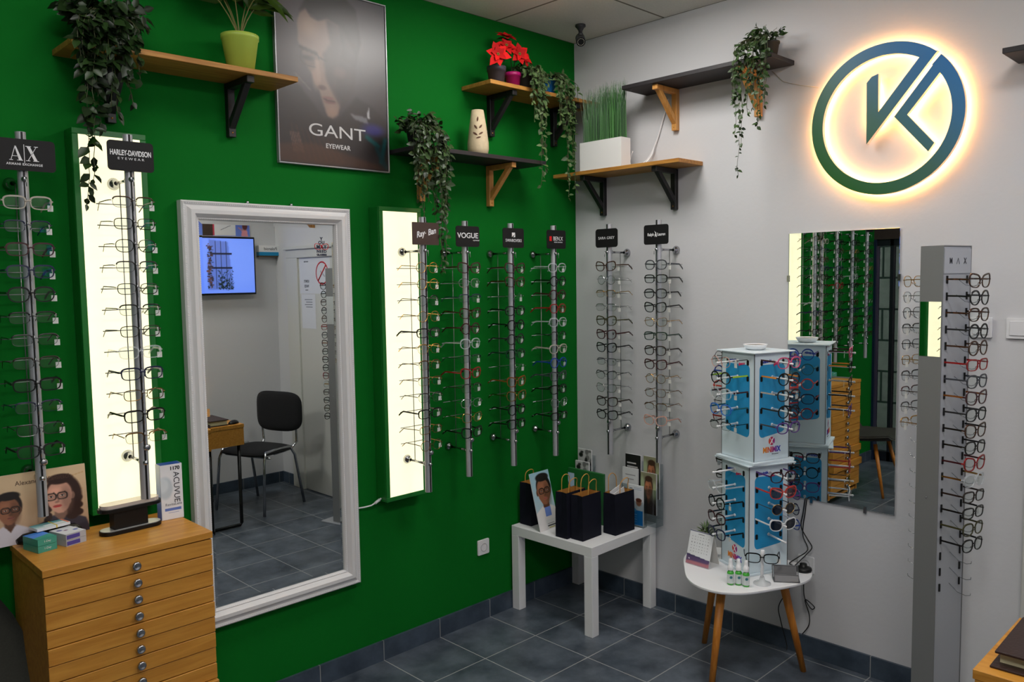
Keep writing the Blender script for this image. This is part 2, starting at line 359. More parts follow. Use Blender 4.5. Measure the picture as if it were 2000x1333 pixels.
# door on the white wall behind the table
DOORM = mat('white_door_paint', (202,202,196), 0.5)
mb = MB()
for y0, y1 in ((-3.24,-3.06), (-2.33,-2.235)): mb.box(-0.03, 0, y0, y1, 0, 1.95)
mb.box(-0.03, 0, -3.24, -2.235, 1.95, 2.02); mb.box(-0.045, 0, -3.255, -2.22, 2.02, 2.045)
df = struct('trim_4', mb, DOORM, bevel=0.004)
dr = struct('door_1', B(-0.012, 0.0, -3.06, -2.33, 0.008, 1.95), DOORM)
hb = MB(); hb.box(-0.018, -0.012, -2.44, -2.40, 0.95, 1.13); hb.tube([(-0.012,-2.42,1.06),(-0.055,-2.42,1.06),(-0.06,-2.44,1.06),(-0.06,-2.54,1.06)], 0.009, 10); hb.build('door_handle', CHROME, dr)['kind'] = 'structure'
# ceiling light panels
for i, ((x, y), k) in enumerate(PANELS):
    where = ['near the corner of green and white walls', 'nearest the left light box and chest', 'above the narrow desk with the binder', 'just above the photographer'][i]
    t = thing('ceiling_light', 'square ceiling light panel ' + where, 'ceiling light', (x, y, H), group='square ceiling light panels')
    mb = MB(); 
    for a in ((-0.298,0.298,-0.298,-0.275),(-0.298,0.298,0.275,0.298),(-0.298,-0.275,-0.275,0.275),(0.275,0.298,-0.275,0.275)): mb.box(a[0],a[1],a[2],a[3],-0.012,0)
    mb.build('frame', WHITE, t)
    mb = MB(); a_, b_ = 0.275, 0.262; mb.add([(-a_,-a_,-0.006),(a_,-a_,-0.006),(a_,a_,-0.006),(-a_,a_,-0.006),(-b_,-b_,-0.030),(b_,-b_,-0.030),(b_,b_,-0.030),(-b_,b_,-0.030)], [(4,7,6,5),(0,4,5,1),(1,5,6,2),(2,6,7,3),(3,7,4,0)])  # diffuser dropped below the frame so its glowing sides brighten the ceiling
    mb.build('diffuser', mat('panel_glow_%d' % i, (255,252,247), 0.5, emit=PANEL_POWER*k), t)

# ================================================================== eyeglasses
FR = {}
def frm(key):
    if key in FR: return FR[key]
    d = {'black': ((14,14,15),0.25,0), 'matt black': ((24,24,26),0.6,0), 'navy': ((22,28,62),0.3,0), 'blue': ((24,60,150),0.3,0), 'sky blue': ((40,110,200),0.3,0),
         'dark brown': ((36,22,16),0.3,0), 'brown': ((62,36,18),0.3,0), 'red': ((138,14,18),0.3,0), 'burgundy': ((58,12,20),0.3,0), 'gold': ((190,146,76),0.25,1),
         'silver': ((190,190,194),0.2,1), 'gunmetal': ((84,82,84),0.3,1), 'bronze': ((120,88,52),0.3,1), 'beige': ((176,168,156),0.4,0), 'white': ((232,232,234),0.3,0),
         'pink': ((214,90,130),0.3,0), 'rose': ((206,160,146),0.25,0), 'dark green': ((18,48,34),0.3,0), 'grey': ((58,61,68),0.35,0), 'olive': ((58,56,24),0.35,0),
         'orange': ((226,140,30),0.35,0), 'lime': ((170,210,30),0.35,0), 'violet': ((90,52,130),0.3,0), 'coral': ((200,60,50),0.3,0), 'teal': ((24,96,110),0.3,0), 'amber': ((122,70,26),0.25,0)}
    if key == 'clear': m = mat('frame_clear', (216,222,226), 0.12, alpha=0.32)
    elif key == 'tortoise': m = mat('frame_tortoise', (60,32,14), 0.25, noise=0.85, nscale=90)
    else:
        c, r, me = d[key]; m = mat('frame_'+key.replace(' ','_'), c, r, me)
    FR[key] = m; return m
SH = {'r': ('rectangular', .0275, .0172, 3.6), 'o': ('round', .0238, .0226, 2.0), 'c': ('cat-eye', .0275, .0205, 2.7), 'p': ('rounded square', .0262, .0202, 2.7)}
def outline(sh, n=26, k=1.0):
    _, a, b, e = SH[sh]; pts = []
    for i in range(n):
        t = 2*math.pi*i/n; c, s_ = math.cos(t), math.sin(t)
        x = a*k*abs(c)**(2/e)*(1 if c >= 0 else -1); z = b*k*abs(s_)**(2/e)*(1 if s_ >= 0 else -1)
        if sh == 'c': z += 0.006*max(0, x/a)*max(0, z/b)+0.002*(x/a); x += -0.003*max(0, -z/b)*(x/a)
        elif sh in 'rp': x -= 0.0022*max(0, -z/b)*(x/a)
        pts.append((x, z))
    return pts
MC = {}
def glasses_meshes(style, key, tkey, tl, lensm):
    k = (style, key, tkey, tl, lensm.name)
    if k in MC: return MC[k]
    sh, kind = style; a = SH[sh][1]; cxo = 0.0085+a; bend = lambda x: 1.3*x*x
    F_ = frm(key); T_ = frm(tkey)
    plastic = kind == 'F'; res = []
    mb = MB(); ol = outline(sh); n = len(ol)
    for s in (-1, 1):
        ctr = [(s*(cxo+x), z) for x, z in ol]
        if kind == 'R': pass
        elif plastic:
            inn = outline(sh, n, 1.0); vs = []
            for i in range(n):
                x, z = inn[i]; L = math.hypot(x, z); w_ = 0.0034+0.0022*max(0, z/SH[sh][2])
                for (q, yy) in ((0,-.0016),(w_,-.0016),(w_,.0016),(0,.0016)):
                    X = s*(cxo+x*(1+q/L)); vs.append((X, bend(X)+yy, z*(1+q/L)))
            mb.add(vs, [(i*4+j, ((i+1) % n)*4+j, ((i+1) % n)*4+(j+1) % 4, i*4+(j+1) % 4)[::s] for i in range(n) for j in range(4)], False)
        else:
            rr = 0.0014 if kind == 'M' else 0.0007
            pts = [(x, bend(x), z) for x, z in ctr]; mb.tube(pts+[pts[0]], rr, 5, False)
            if kind == 'H':
                top = [p for p, (x, z) in zip(pts, ol) if z > SH[sh][2]*0.25]; mb.tube(top, 0.0023, 6)
        X = s*(cxo+a+0.003); mb.box(min(X, X+s*0.004), max(X, X+s*0.004), bend(X)-0.001, bend(X)+0.009, 0.004, 0.0085 if plastic else 0.0065)
        mb.tube([(s*0.0095, 0.0015, -0.004),(s*0.0075, 0.006, -0.007),(s*0.0085,0.006,-0.011)], 0.0011, 5)      # nose pads
    zt = 0.006
    if plastic: mb.tube([(-.0095,0,zt-.002),(0,-.0008,zt+.0005),(.0095,0,zt-.002)], 0.0024, 6)
    else: mb.tube([(-.0095,0.0005,zt-.003),(0,-.0012,zt),(.0095,0.0005,zt-.003)], 0.0012, 6)
    mb.v = [tuple(v) for v in mb.v]; res.append(mb.mesh('frame_front', F_))
    ms = []
    for s in (-1, 1):
        lb = MB(); pts = outline(sh, 20, 0.985); vs = [(s*cxo, bend(cxo)-0.001, 0)]+[(s*(cxo+x), bend(cxo+x), z) for x, z in pts]
        lb.add(vs, [(0, i+1, (i+1) % 20+1)[::s] for i in range(20)], True); ms.append(lb.mesh('lens', lensm))
    res.append(ms); ts = []
    xe = cxo+a+0.006
    for s in (-1, 1):
        tb = MB(); y0 = bend(xe)+0.009
        P = [(s*xe, y0, zt), (s*(xe+.002), y0+0.03, zt), (s*(xe+.003), min(tl, y0+0.085), zt-0.001)]
        if tl > 0.11: P += [(s*(xe+.001), 0.112, zt-0.007), (s*(xe-.003), tl, zt-0.024)]
        hw, hh = (0.0014, 0.0030) if plastic else (0.0009, 0.0015)
        vs = []
        for i, p in enumerate(P):
            h2 = hh*(1.25 if i >= len(P)-2 and tl > 0.11 else 1.0)
            vs += [(p[0]-hw, p[1], p[2]-h2), (p[0]+hw, p[1], p[2]-h2), (p[0]+hw, p[1], p[2]+h2), (p[0]-hw, p[1], p[2]+h2)]
        m_ = len(P); fs = [(i*4+j, i*4+(j+1) % 4, (i+1)*4+(j+1) % 4, (i+1)*4+j) for i in range(m_-1) for j in range(4)]+[(3,2,1,0), tuple((m_-1)*4+j for j in range(4))]
        tb.add(vs, fs); ts.append(tb.mesh('temple', T_))
    res.append(ts); MC[k] = res; return res
tagm = None
def tag_mesh():
    global tagm
    if tagm is None:
        mb = MB(); x = 0.068
        mb.box(x-.0025, x+.0025, .024, .027, .001, .009); mb.box(x-.001, x+.001, .0250, .0256, -.004, .001); mb.box(x-.009, x+.007, .0250, .0256, -.023, -.004)
        tagm = mb.mesh('price_tag', TAG)
    return tagm
def glasses(style, key, loc, rz, label, group, tkey=None, tl=0.138, lens=None, tagged=True, tilt=0.0, yaw=0.0):
    fm, lm, tm = glasses_meshes(style, key, tkey or key, tl, lens or LENS)
    t = thing('eyeglasses', label, 'glasses', loc, rz+yaw, group); t.rotation_euler = (tilt, 0, rz+yaw)
    link('frame_front', fm, t)
    for k in (0, 1): link('lens', lm[k], t); link('temple', tm[k], t)
    if tagged: link('price_tag', tag_mesh(), t)
    return t
ORD = 'first second third fourth fifth sixth seventh eighth ninth tenth eleventh twelfth thirteenth fourteenth fifteenth sixteenth seventeenth'.split()
KW = {'F': '', 'M': 'thin ', 'H': 'half-rim ', 'R': 'rimless '}
def glabel(style, key, i, n, where):
    o = 'topmost' if i == 0 else ('lowest' if i == n-1 else ORD[i]+' from top')
    return '%s%s %s glasses, %s %s' % (KW[style[1]], key, SH[style[0]][0], o, where)
def parse(s):
    out = []
    for tok in s.split(','):
        a = tok.strip().split(' '); out.append((a[0], ' '.join(a[1:])))
    return out

# ------------------------------------------------------------------ wall racks
ROW0, ROWD = 0.866, 0.0705
rack0 = None
def rack_children(t):
    mb = MB()
    pts = []
    for k in range(24):
        a = 2*math.pi*k/24; pts.append((0.0152*math.cos(a), -0.155+0.0152*math.sin(a)))
    mb.prism_z(pts, -0.125, 1.085); mb.build('pole', ALU, t)
    sl = MB(); sl.box(-0.003, 0.003, -0.1712, -0.1685, -0.124, 1.084); sl.build('slot_strip', BLACK, t)
    mb = MB(); mb.box(0.001, 0.0028, -0.1735, -0.171, 0.03, 0.95)
    for k in range(12):
        z = ROW0-ROWD*k; mb.tube([(0,-0.1675,z+0.012),(0,-0.176,z+0.014),(0,-0.1765,z+0.004),(0,-0.1765,z-0.03)], 0.0016, 6)
    mb.tube([(0,-0.1675,ROW0+0.075),(0,-0.19,ROW0+0.077),(0,-0.192,ROW0+0.05)], 0.0016, 6)
    mb.build('nose_hook_rail', CHROME, t)
    for z in (0.94, 0.0):
        mb = MB(); mb.lathe([(0.0,0.0),(0.02,0.0),(0.021,0.006),(0.015,0.017),(0.009,0.022),(0.007,0.03)], (0,0,z), 20, 'y', cap=False)
        mb.cyl((0,-0.028,z), (0,-0.142,z), 0.0055, n=12); mb.sphere((0,-0.139,z), 0.0125); mb.sphere((0.0,-0.171,z), 0.009, sq=1.0)
        mb.build('wall_mount', CHROME, t)
    MB().cyl((0,-0.062,0.0), (0,-0.062,0.94), 0.0018, n=8).build('hanging_rod', STEEL, t)
    for k in range(12):
        MB().cyl((-0.078,-0.066,ROW0-ROWD*k-0.0005), (0.078,-0.066,ROW0-ROWD*k-0.0005), 0.0017, n=8).build('temple_bar', STEEL, t)
    mb = MB(); mb.lathe([(0.0,0),(0.011,0),(0.012,0.008),(0.007,0.013),(0,0.013)], (0.006,-0.167,0.052), 18, 'y', cap=False); mb.build('lock_knob', CHROME, t)
def make_rack(loc, rz, label, sign, rows, where, sgn=SIGN, sx=0.145, sz=0.096, rad=0.012, group='tall chrome wall racks of glasses'):
    global rack0
    if rack0 is None:
        t = thing('eyewear_rack', label, 'display rack', loc, rz, group); rack_children(t); rack0 = dup_tree(t)
    else:
        t = dup_tree(rack0); t.location = loc; t.rotation_euler = (0,0,rz)
    tag(t, label, 'display rack', group)
    p = MB().prism(rrect(sx, sz, rad, cz=1.013), -0.177, -0.1745).build('sign_plate', sgn, t)
    sign(p)
    M = Matrix.Translation(loc) @ Matrix.Rotation(rz, 4, 'Z'); rnd = random.Random(len(where)*7+len(label))
    n = len(rows)
    for i, (st, key) in enumerate(rows):
        z = ROW0-ROWD*i+rnd.uniform(-.002,.001)
        P = M @ Vector((rnd.uniform(-.003,.003), -0.184-0.002, z))
        glasses(st, key, P, rz, glabel(st, key, i, n, where), 'glasses on '+where, tilt=R(rnd.uniform(-1,4)), yaw=R(rnd.uniform(-4,4)))
    return t
def serif_AX(p):
    mb = MB(); y0, y1 = -0.1776, -0.177
    def q(pts): mb.prism([(x, 1.013+z) for x, z in pts], y0, y1)
    # A
    q([(-.035,-.016),(-.0335,-.016),(-.0205,.026),(-.0225,.026)]); q([(-.0235,.026),(-.0195,.026),(-.004,-.016),(-.013,-.016)])
    q([(-.030,-.004),(-.012,-.004),(-.012,-.0055),(-.030,-.0055)]); q([(-.039,-.016),(-.029,-.016),(-.029,-.0178),(-.039,-.0178)]); q([(-.018,-.016),(-.002,-.016),(-.002,-.0178),(-.018,-.0178)])
    # bar
    q([(.0015,.032),(.0032,.032),(.0032,-.024),(.0015,-.024)])
    # X
    q([(.010,.026),(.019,.026),(.038,-.016),(.029,-.016)]); q([(.035,.026),(.0365,.026),(.0135,-.016),(.0115,-.016)])
    q([(.0065,.026),(.022,.026),(.022,.0278),(.0065,.0278)]); q([(.030,.026),(.041,.026),(.041,.0278),(.030,.0278)])
    q([(.0065,-.016),(.018,-.016),(.018,-.0178),(.0065,-.0178)]); q([(.026,-.016),(.042,-.016),(.042,-.0178),(.026,-.0178)])
    mb.build('lettering', LETTER, p)
    text('ARMANI EXCHANGE', 0.0095, p, (0.002,-0.1776,0.984), LETTER, 1.0, space=1.15, off=0.0002)
ROWS = dict(
 ax='rF beige,rH navy,rF burgundy,rF navy,pF black,rH black,rH gunmetal,rH dark brown,rF black,rH navy,rM gunmetal,rF matt black',
 har='rH brown,rM black,pM black,rH gunmetal,rM gunmetal,rH black,rM dark brown,rF clear,rF navy,rM bronze,rF black,rH bronze',
 ray='oM gold,oM gold,oH black,oM gold,rF black,pH gold,pH bronze,rH bronze,pH gunmetal,rF black,rM bronze,oM bronze',
 vog='cF burgundy,pM silver,rH navy,cF tortoise,oF burgundy,pF clear,rH dark green,cF red,pH dark brown,pM silver,cM gold,cF black',
 swa='cF burgundy,cF tortoise,oR silver,pF black,oF black,oF matt black,pF dark green,pR silver,cF amber,cF gold,oF black,pF black',
 ben='pF clear,oF black,oF burgundy,pF red,pF clear,oH black,pF beige,oF blue,cF grey,pF black,cM silver,rF black',
 sar='cF brown,oM silver,rH gold,rH silver,cF olive,cF burgundy,cF black,rH grey,cH black,cM silver,cF dark brown,cF black',
 ral='pF grey,rF black,pF matt black,cF black,cM gold,rF dark green,pF dark brown,cF burgundy,oM gold,pM bronze,rH bronze,cF rose')
make_rack((-2.782,0,1.14), 0, 'chrome glasses rack at far left with large wide black sign', serif_AX, parse(ROWS['ax']), 'on far left rack', sx=0.178)
def s_har(p): text('HARLEY-DAVIDSON', 0.024, p, (0,-0.1776,1.022), LETTER, 0.60, off=0.0006); text('E Y E W E A R', 0.011, p, (0,-0.1776,1.004), LETTER, 1.25)
make_rack((-2.492,-0.08,1.153), 0, 'chrome glasses rack mounted on the left light box', s_har, parse(ROWS['har']), 'on rack of left light box')
def s_ray(p):
    text('Ray', 0.036, p, (-0.031,-0.1776,1.010), LETTER, 0.85, shear=0.35, off=0.0006, rot=R(-14)); text('Ban', 0.036, p, (0.032,-0.1776,1.022), LETTER, 0.85, shear=0.35, off=0.0006, rot=R(-14))
    MB().box(-.0035,.0005,-.1779,-.1771,1.013,1.017).build('lettering', LETTER, p)
make_rack((-1.28,-0.08,0.937), 0, 'chrome glasses rack with brown sign on the right light box', s_ray, parse(ROWS['ray']), 'on rack of right light box', sgn=SIGNB, rad=0.003)
def s_vog(p): text('VOGUE', 0.034, p, (0,-0.1776,1.016), LETTER, 1.12, off=0.0004); text('eyewear', 0.010, p, (0.052,-0.1776,0.996), LETTER, 1.2)
make_rack((-0.968,0,0.937), 0, 'chrome glasses rack immediately right of the right light box', s_vog, parse(ROWS['vog']), 'on third green wall rack from corner')
def s_swa(p):
    text('SWAROVSKI', 0.021, p, (0,-0.1776,1.0), LETTER, 0.95)
    mb = MB(); mb.prism([(-.011,1.017),(-.011,1.039),(.011,1.039),(.004,1.026),(-.004,1.024)], -.1777, -.177); mb.prism([(.011,1.035),(.011,1.017),(-.002,1.017),(.006,1.025)], -.1777, -.177); mb.build('logo_mark', LETTER, p)
make_rack((-0.669,0,0.937), 0, 'chrome glasses rack, second from the corner on green wall', s_swa, parse(ROWS['swa']), 'on second green wall rack from corner')
def s_ben(p):
    text('BEN.X', 0.030, p, (0.012,-0.1776,1.016), LETTER, 0.9); MB().box(-.053,-.036,-.1779,-.177,1.004,1.028).build('logo_mark', mat('sign_red', (220,20,24), 0.5), p)
    text('BENX EYEWEAR', 0.008, p, (0.014,-0.1776,0.998), LETTER, 1.1)
make_rack((-0.357,0,0.937), 0, 'chrome glasses rack on green wall nearest the corner', s_ben, parse(ROWS['ben']), 'on green wall rack nearest corner')
def s_sar(p): text('SARA GREY', 0.020, p, (0,-0.1776,1.013), LETTER, 1.0, space=1.05)
make_rack((0,-0.362,0.940), R(-90), 'chrome glasses rack on white wall nearest the corner', s_sar, parse(ROWS['sar']), 'on white wall rack nearest corner', rad=0.015)
def s_ral(p):
    text('Ralph', 0.020, p, (-0.031,-0.1776,1.013), LETTER, 0.85, off=0.0004); text('Lauren', 0.020, p, (0.032,-0.1776,1.013), LETTER, 0.85, off=0.0004)
    mb = MB(); mb.prism([(-.006,1.0),(-.001,1.008),(.004,1.0),(.006,1.002),(.003,1.014),(.001,1.024),(-.003,1.026),(-.002,1.018),(-.007,1.012)], -.1777, -.177); mb.cyl((-.002,-.1775,1.018),(-.008,-.1775,1.03),.0007,n=5); mb.build('logo_mark', LETTER, p)
make_rack((0,-0.672,0.943), R(-90), 'chrome glasses rack on white wall, second from the corner', s_ral, parse(ROWS['ral']), 'on second white wall rack from corner', rad=0.012)
def s_none(p): MB().box(-0.045,0.045,-.1776,-.177,1.008,1.018).build('printed_strip', LETTER, p)
for x_, wh, rw in ((-3.06,'nearest the far left rack','rF black,pF dark brown,rM silver,rF navy,pF black,cF red,rH black,rM gunmetal,pF black,rF grey,rM gold,rF black'),
                  (-3.36,'middle one of the three','pF black,rM gold,rF dark brown,rH silver,pF clear,rF black,pM silver,cF tortoise,rF navy,rM bronze,pF black,rH gunmetal'),
                  (-3.66,'nearest the shop window','rM black,pF black,rF grey,oM gold,rF black,pF tortoise,rH black,rM silver,pF navy,rF black,pM gunmetal,rF dark brown')):
    make_rack((x_,0,1.14), 0, 'mirrored glasses rack left of the photo, '+wh, s_none, parse(rw), 'on mirrored rack '+wh)
for o in [rack0]+list(rack0.children): bpy.data.objects.remove(o)

# ------------------------------------------------------------------ light boxes
GBOX = mat('green_lightbox_paint', (18,112,38), 0.35)
GLOW = mat('lightbox_glow', (255,248,208), 0.4, emit=BOX_POWER)
def lightbox(x0, x1, z0, z1, label, group=None):
    t = thing('light_box', label, 'light box', ((x0+x1)/2, 0, z0), 0, group)
    w2 = (x1-x0)/2; h = z1-z0; b = 0.02; mb = MB()
    mb.box(-w2,w2,-0.07,-0.002,0,h)
    for a in ((-w2,w2,0,b),(-w2,w2,h-b,h),(-w2,-w2+b,b,h-b),(w2-b,w2,b,h-b)): mb.box(a[0],a[1],-0.08,-0.07,a[2],a[3])
    mb.build('housing', GBOX, t, bevel=0.0015, seg=1)
    B(-w2+b, w2-b, -0.077, -0.0702, b, h-b).build('glowing_panel', GLOW, t)
lightbox(-2.614, -2.375, 0.962, 2.272, 'tall green light box with glowing face above the drawer chest')
lightbox(-1.395, -1.165, 0.755, 2.076, 'tall green light box with glowing face right of framed mirror')
cb = MB(); cb.tube([(-1.52,-0.012,0.742),(-1.47,-0.02,0.741),(-1.445,-0.03,0.745),(-1.425,-0.035,0.755)], 0.0035, 8); cb.tube([(-1.43,-0.035,0.752),(-1.404,-0.035,0.764)], [0.006,0.007], 10); cb.tube([(-1.404,-0.035,0.764),(-1.396,-0.035,0.768)], 0.004, 8)
tag(cb.build('power_cable', WPLAST), 'short white power cord plugged into the right light box', 'cord')

# ------------------------------------------------------------------ framed mirror
t = thing('framed_mirror', 'tall mirror with ornate white frame on the green wall', 'mirror', (-1.88, 0, 0.412))
prof = [(0.0,0.0),(0.0,0.034),(0.006,0.040),(0.016,0.034),(0.022,0.036),(0.034,0.046),(0.048,0.046),(0.058,0.034),(0.062,0.028),(0.066,0.029),(0.070,0.022),(0.071,0.0145)]
mb = MB(); w2, h = 0.3647, 1.647; n = len(prof); vs = []
for (sx, top) in ((-1,0),(1,0),(1,1),(-1,1)):
    for o_, d_ in prof: vs.append((sx*(w2-o_), -d_, (h-o_) if top else o_))
fs = [(c*n+j, ((c+1) % 4)*n+j, ((c+1) % 4)*n+j+1, c*n+j+1) for c in range(4) for j in range(n-1)]
mb.add(vs, fs); mb.build('frame', MWHITE, t)
mb = MB()       # beading round inner and outer edge
for off, r_, d_ in ((0.0105,0.0024,0.0395),(0.066,0.002,0.0285)):
    a, b_ = w2-off, h-2*off
    nx_, nz_ = int(2*a/0.0085), int(b_/0.0085)
    for sz in (off, h-off):
        for i in range(nx_+1):
            x = -a+2*a*i/nx_; mb.add([(x-r_,-d_,sz),(x,-d_,sz-r_),(x+r_,-d_,sz),(x,-d_,sz+r_),(x,-d_-r_,sz)], [(0,1,4),(1,2,4),(2,3,4),(3,0,4)], True)
    for sx in (-a, a):
        for i in range(nz_+1):
            z = off+b_*i/nz_; mb.add([(sx-r_,-d_,z),(sx,-d_,z-r_),(sx+r_,-d_,z),(sx,-d_,z+r_),(sx,-d_-r_,z)], [(0,1,4),(1,2,4),(2,3,4),(3,0,4)], True)
mb.build('beading', WHITE, t)
B(-w2+0.003, w2-0.003, -0.034, -0.001, 0.003, h-0.003).build('backing_board', MWHITE, t) if False else None
mb = MB(); iw, ih0, ih1, bv = w2-0.070, 0.070, h-0.070, 0.014
mb.add([(-iw,-0.0145,ih0),(iw,-0.0145,ih0),(iw,-0.0145,ih1),(-iw,-0.0145,ih1),(-iw+bv,-0.0149,ih0+bv),(iw-bv,-0.0149,ih0+bv),(iw-bv,-0.0149,ih1-bv),(-iw+bv,-0.0149,ih1-bv)],
       [(4,5,6,7),(0,1,5,4),(1,2,6,5),(2,3,7,6),(3,0,4,7)]); mb.build('mirror_glass', MIRROR, t)
for x in (-0.09, 0.1): MB().lathe([(0,0),(0.007,0),(0.007,0.006),(0.003,0.01),(0,0.01)], (x,-0.006,h+0.006), 12, 'y', cap=False).build('hanging_screw', CHROME, t)
# sticker on the glass
st = thing('mirror_sticker', 'small eye chart sticker with red glasses on mirror glass', 'sticker', (-1.648, -0.0156, 1.905))
STK = mat('sticker_dark', (30,34,58), 0.6); STR = mat('sticker_red', (206,30,40), 0.6)
for s_, z, sz in (('Y',0.024,0.020),('OU',0.009,0.018),('MAY',-0.009,0.022),('NEED',-0.028,0.017),('GLASSES',-0.042,0.011)):
    text(s_, sz, st, (0,0,z), STK, 1.0, ext=0.0003, off=0.0006, space=1.15)
mb = MB()
for s in (-1, 1):
    pts = [(s*(0.017+x*0.56), -0.0006, -0.008+z*0.56) for x, z in outline('c')]; mb.tube(pts+[pts[0]], 0.0011, 4, False)
mb.tube([(-.004,-.0006,-.004),(.004,-.0006,-.004)], 0.0012, 4); mb.build('glasses_print', STR, st)

# ------------------------------------------------------------------ wall mirror on the white wall
t = thing('wall_mirror', 'frameless rectangular mirror on the white wall beside grey column', 'mirror', (0,-1.519,0.7315), R(-90))
MB().box(-0.2415,0.2415,-0.008,-0.002,0,1.203).build('mirror_glass', MIRROR, t, bevel=0.001, seg=1)
for x, z in ((-0.2415,1.0),(0.2415,1.0),(-0.12,0.0),(0.12,0.0)):
    MB().box(x-0.006,x+0.006,-0.0105,-0.0005,z-0.014,z+0.014).build('mirror_clip', CHROME, t)

# ------------------------------------------------------------------ poster
t = thing('poster', 'large framed eyewear poster of a man on the green wall', 'poster', (-1.832,0,2.232))
c = Canvas(130, 174, (74,70,76), (44,36,36))
c.ell(0.3,0.25,0.5,0.35,(92,84,86),1.2,a=0.7)
c.poly([(0.2,0.14),(0.3,0.02),(0.55,-0.02),(0.72,0.06),(0.76,0.25),(0.7,0.4),(0.3,0.3)], (48,42,42), 5)
c.poly([(0.185,0.20),(0.21,0.15),(0.26,0.125),(0.30,0.17),(0.36,0.18),(0.45,0.155),(0.55,0.18),(0.58,0.3),(0.55,0.40),(0.50,0.56),(0.56,0.62),(0.52,0.70),(0.47,0.725),(0.425,0.715),(0.385,0.64),(0.36,0.58),(0.30,0.49),(0.245,0.44),(0.215,0.37),(0.185,0.32)], (128,106,96), 3)
c.poly([(0.44,0.16),(0.58,0.18),(0.72,0.35),(0.68,0.55),(0.56,0.66),(0.50,0.60),(0.42,0.50),(0.40,0.36),(0.47,0.3)], (64,56,56), 6, a=0.85)
c.ell(0.28,0.22,0.07,0.05,(156,130,112),1.2,a=0.9); c.ell(0.33,0.50,0.03,0.06,(150,122,108),1.0,a=0.8)
c.ell(0.27,0.40,0.05,0.014,(52,42,42),0.8); c.line(0.19,0.345,0.35,0.37,0.012,(54,44,42),2); c.ell(0.27,0.41,0.085,0.05,(60,50,50),0.9,a=0.45)
c.lens(0.28,0.40,0.080,0.045,0.004,(66,56,54),10); c.line(0.36,0.385,0.44,0.40,0.004,(56,48,46),1)
c.ell(0.55,0.45,0.05,0.03,(104,80,74),1.0,a=0.6)
c.line(0.345,0.40,0.36,0.53,0.02,(150,124,110),3); c.ell(0.385,0.555,0.035,0.014,(90,66,60),0.8)
c.ell(0.44,0.61,0.05,0.010,(120,82,76),0.9); c.ell(0.45,0.632,0.05,0.011,(112,78,72),0.9); c.line(0.39,0.62,0.50,0.625,0.004,(60,40,38),1)
c.ell(0.47,0.68,0.045,0.03,(150,120,106),1.2,a=0.7)
c.poly([(0.0,0.52),(0.18,0.56),(0.38,0.72),(0.5,0.74),(0.7,0.58),(0.85,0.62),(1,0.7),(1,1),(0,1)], (46,38,38), 6)
c.line(0.15,0.50,0.28,0.58,0.003,(120,110,106),1)
for k in range(9): c.line(0.10+0.045*k,0.78+0.01*k,0.16+0.05*k,0.98,0.006,(70+6*(k % 2),48,40),2,a=0.7)
for k in range(7): c.line(0.09+0.012*k,0.83,0.12+0.014*k,0.94,0.003,(132,100,86),1,a=0.8)
c.poly([(0.0,0.9),(0.3,0.88),(0.9,0.97),(0.95,1),(0,1)], (82,52,36), 6, a=0.6)
c.poly([(0.64,0.68),(0.80,0.69),(0.81,0.73),(0.68,0.71)], (110,108,112), 2); c.poly([(0.80,0.67),(0.825,0.62),(0.83,0.69),(0.81,0.70)], (170,168,170), 1)
c.ell(0.86,0.76,0.10,0.035,(52,46,120),0.9,a=0.8); c.line(0.78,0.80,0.92,0.86,0.018,(24,84,86),3); c.line(0.98,0.80,0.93,0.96,0.02,(22,78,80),3); c.line(0.88,0.86,0.99,0.99,0.02,(28,60,64),3)
c.panel('printed_sheet', 0.529, 0.717, t, 0.008, -0.0165, 0.008, vcol_mat('poster_print', 0.34, spec=0.7))
mb = MB()
for a in ((0,0.545,0,0.006),(0,0.545,0.727,0.733),(0,0.006,0.006,0.727),(0.539,0.545,0.006,0.727)): mb.box(a[0],a[1],-0.021,-0.001,a[2],a[3])
mb.build('frame', mat('silver_poster_frame', (176,176,180), 0.35, 0.6), t, bevel=0.0015, seg=1)
B(0.006,0.539,-0.0155,-0.001,0.006,0.727).build('backing', BLACK, t)
text('GANT', 0.072, t, (0.28,-0.0172,0.148), mat('poster_lettering', (205,203,203), 0.5), 1.42, ext=0.0003)
text('EYEWEAR', 0.027, t, (0.28,-0.0172,0.088), mat('poster_lettering'), 0.95, ext=0.0003, off=0.0006, space=1.1)

# ------------------------------------------------------------------ shelves
def bracket(parent, x, m, depth=0.19, drop=0.203):
    w2 = 0.0145; mb = MB()
    mb.box(x-w2,x+w2,-0.028,-0.001,-drop,-0.002); mb.box(x-w2,x+w2,-depth,-0.028,-0.026,-0.002)
    mb.prism_x([(-0.028,-drop+0.034),(-0.028,-drop+0.062),(-depth+0.022,-0.026),(-depth+0.052,-0.026)][::-1] if False else [(-depth+0.02,-0.026),(-depth+0.05,-0.026),(-0.028,-drop+0.065),(-0.028,-drop+0.03)], x-w2+0.002, x+w2-0.002)
    b_ = mb.build('bracket', m, parent, bevel=0.0015, seg=1)
    MB().lathe([(0,0),(0.004,0),(0.003,0.0015),(0,0.0015)], (x,-0.028,-drop+0.016), 10, 'y', cap=False).build('screw', mat('brass_screw', (170,120,60), 0.3, 0.9), b_)
def shelf(name_label, loc, rz, length, m, bxs, bm, depth=0.208, th=0.019, mscrew=None):
    t = thing('wall_shelf', name_label, 'shelf', loc, rz, 'bracketed wall shelves')
    B(0, length, -depth, -0.001, 0, th).build('board', m, t, bevel=0.0012, seg=1)
    for x in bxs: bracket(t, x, bm)
    return t
shelf('wooden shelf with black brackets above the left light box', (-2.636,0,2.513), 0, 0.793, OAK, (0.17,0.608), BLACKW)
